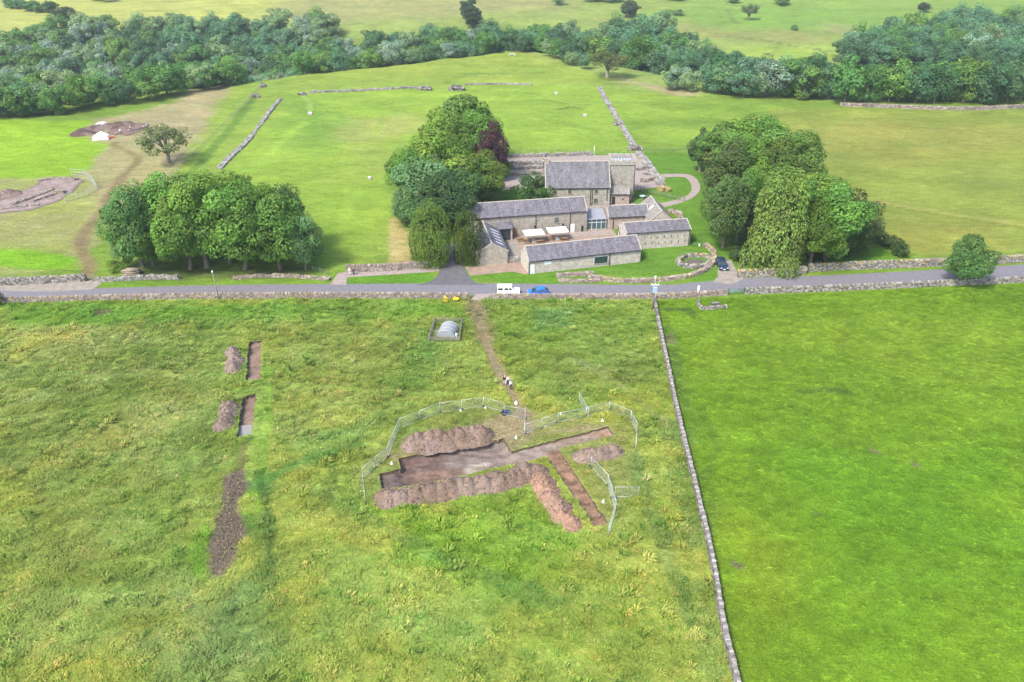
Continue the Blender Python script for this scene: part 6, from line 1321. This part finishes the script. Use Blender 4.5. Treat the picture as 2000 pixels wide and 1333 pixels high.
# ------------------------------------------------------------------ people
def skin_obj(name, V, E, Rr, mat, parent, col=None, sub=2):
    me = bpy.data.meshes.new(name); me.from_pydata(V, E, []); me.materials.append(mat); o = link(name, me, parent); o.modifiers.new('skin', 'SKIN').use_smooth_shade = True
    for d, q in zip(me.skin_vertices[0].data, Rr): d.radius = (q, q) if not isinstance(q, tuple) else q
    me.skin_vertices[0].data[0].use_root = True; s = o.modifiers.new('sub', 'SUBSURF'); s.levels = s.render_levels = sub
    if col: o.color = (*col, 1)
    return o
def person(label, px, rz, H, top, legs, hair, stride=.25, group=None, arm=.2, vest=None):
    p = GT(*px); t = thing('person', label, 'person', p, rz, group); k = H/1.75; S = lambda L: [tuple(q*k for q in v) for v in L]
    J = S([(0, 0, .95), (0, 0, 1.15), (.01, 0, 1.38), (.02, 0, 1.50), (.03, 0, 1.58), (.03, 0, 1.70), (0, .20, 1.42), (-arm*.5, .27, 1.15), (arm*.1, .28, .90), (0, -.20, 1.42), (arm*.5, -.27, 1.15), (arm*.9, -.28, .92),
           (0, .09, .90), (stride*.55, .10, .50), (stride*.6, .10, .08), (stride*.6+.16, .11, .04), (0, -.09, .90), (-stride*.3, -.10, .50), (-stride*.9, -.10, .10), (-stride*.9+.15, -.11, .04), (.08, .27, .84), (.17+arm*.5, -.27, .86)])
    Rr = [.12, .12, .13, .055, .085, .075, .07, .045, .035, .07, .045, .035, .09, .06, .045, .04, .09, .06, .045, .04, .03, .03]
    E_ = [(0, 1), (1, 2), (2, 3), (3, 4), (4, 5), (2, 6), (6, 7), (7, 8), (2, 9), (9, 10), (10, 11), (0, 12), (12, 13), (13, 14), (14, 15), (0, 16), (16, 17), (17, 18), (18, 19), (8, 20), (11, 21)]
    skin_obj('body', J, E_, [q*k for q in Rr], M['skin'], t)
    q = [J[i] for i in (1, 0, 2, 6, 7, 8, 9, 10, 11)]; skin_obj('jacket', q, [(0, 1), (0, 2), (2, 3), (3, 4), (4, 5), (2, 6), (6, 7), (7, 8)], [(.17*k, .14*k), .16*k, (.19*k, .14*k), .095*k, .07*k, .05*k, .095*k, .07*k, .05*k], M['cloth'], t, top)
    q = [J[i] for i in (0, 12, 13, 14, 16, 17, 18)]; skin_obj('trousers', q, [(0, 1), (1, 2), (2, 3), (0, 4), (4, 5), (5, 6)], [.14*k, .11*k, .085*k, .065*k, .11*k, .085*k, .065*k], M['cloth'], t, legs)
    skin_obj('hair', S([(.0, 0, 1.64), (-.01, 0, 1.72), (.03, 0, 1.755)]), [(0, 1), (1, 2)], [.085*k, .095*k, .07*k], M['cloth'], t, hair)
    for s in (-1, 1): MB().box(tuple(q*k for q in ((stride*.6+.06) if s > 0 else (-stride*.9+.06), s*.105, .045)), (.28*k, .1*k, .1*k)).build('shoe', M['dark'], t)
    return t
WG = 'people walking up the dirt path'
person('person in a black jacket and pale trousers, left of the walkers on the dirt path', (986, 752), R(-75), 1.78, (.015, .015, .018), (.50, .46, .42), (.4, .35, .3), group=WG)
person('person in dark clothes with a white top, middle walker on the dirt path', (993, 752), R(-80), 1.74, (.60, .59, .57), (.015, .015, .018), (.03, .025, .02), group=WG)
person('person in a white top and dark trousers, nearest walker on the dirt path', (998, 760), R(-70), 1.70, (.64, .63, .61), (.03, .03, .045), (.10, .07, .05), group=WG)
person('person in a pale yellow jacket with white trousers standing by the straight stone wall', (684, 537), R(-60), 1.72, (.72, .74, .42), (.60, .60, .58), (.5, .48, .45), .08, 'people standing by the straight wall')
person('person in dark blue clothes standing by the straight stone wall', (691, 537), R(-120), 1.78, (.04, .04, .075), (.035, .035, .06), (.10, .08, .07), .08, 'people standing by the straight wall')
DG = 'diggers in the dark far dig'
person('person in a white and pink top standing in the dark far left dig', (256, 256), R(-40), 1.75, (.72, .55, .55), (.10, .09, .12), (.1, .07, .05), .15, DG)
person('person in white beside the grass edge of the dark far left dig', (236, 262), R(90), 1.72, (.74, .74, .76), (.12, .12, .2), (.1, .07, .05), .1, DG)
person('person in a white top at the right end of the dark far left dig', (287, 251), R(180), 1.72, (.72, .72, .72), (.08, .08, .1), (.12, .09, .06), .1, DG)
# ------------------------------------------------------------------ air: pale haze over the far side of the valley
hz = bpy.data.meshes.new('haze'); hv = [(x, y, z) for z in (-60, 84) for x, y in ((-1210, -160), (1210, -160), (1210, 1110), (-1210, 1110))]
hz.from_pydata(hv, [], [(0, 3, 2, 1), (4, 5, 6, 7), (0, 1, 5, 4), (1, 2, 6, 5), (2, 3, 7, 6), (3, 0, 4, 7)])
hm = bpy.data.materials.new('haze'); hm.use_nodes = True; hn = hm.node_tree; hn.nodes.clear()
pv_ = hn.nodes.new('ShaderNodeVolumePrincipled'); pv_.inputs['Density'].default_value = .00013; pv_.inputs['Color'].default_value = (.86, .92, 1, 1); pv_.inputs['Anisotropy'].default_value = .2
ho = hn.nodes.new('ShaderNodeOutputMaterial'); hn.links.new(pv_.outputs[0], ho.inputs['Volume']); hz.materials.append(hm)
tag(link('haze', hz), kind='stuff')
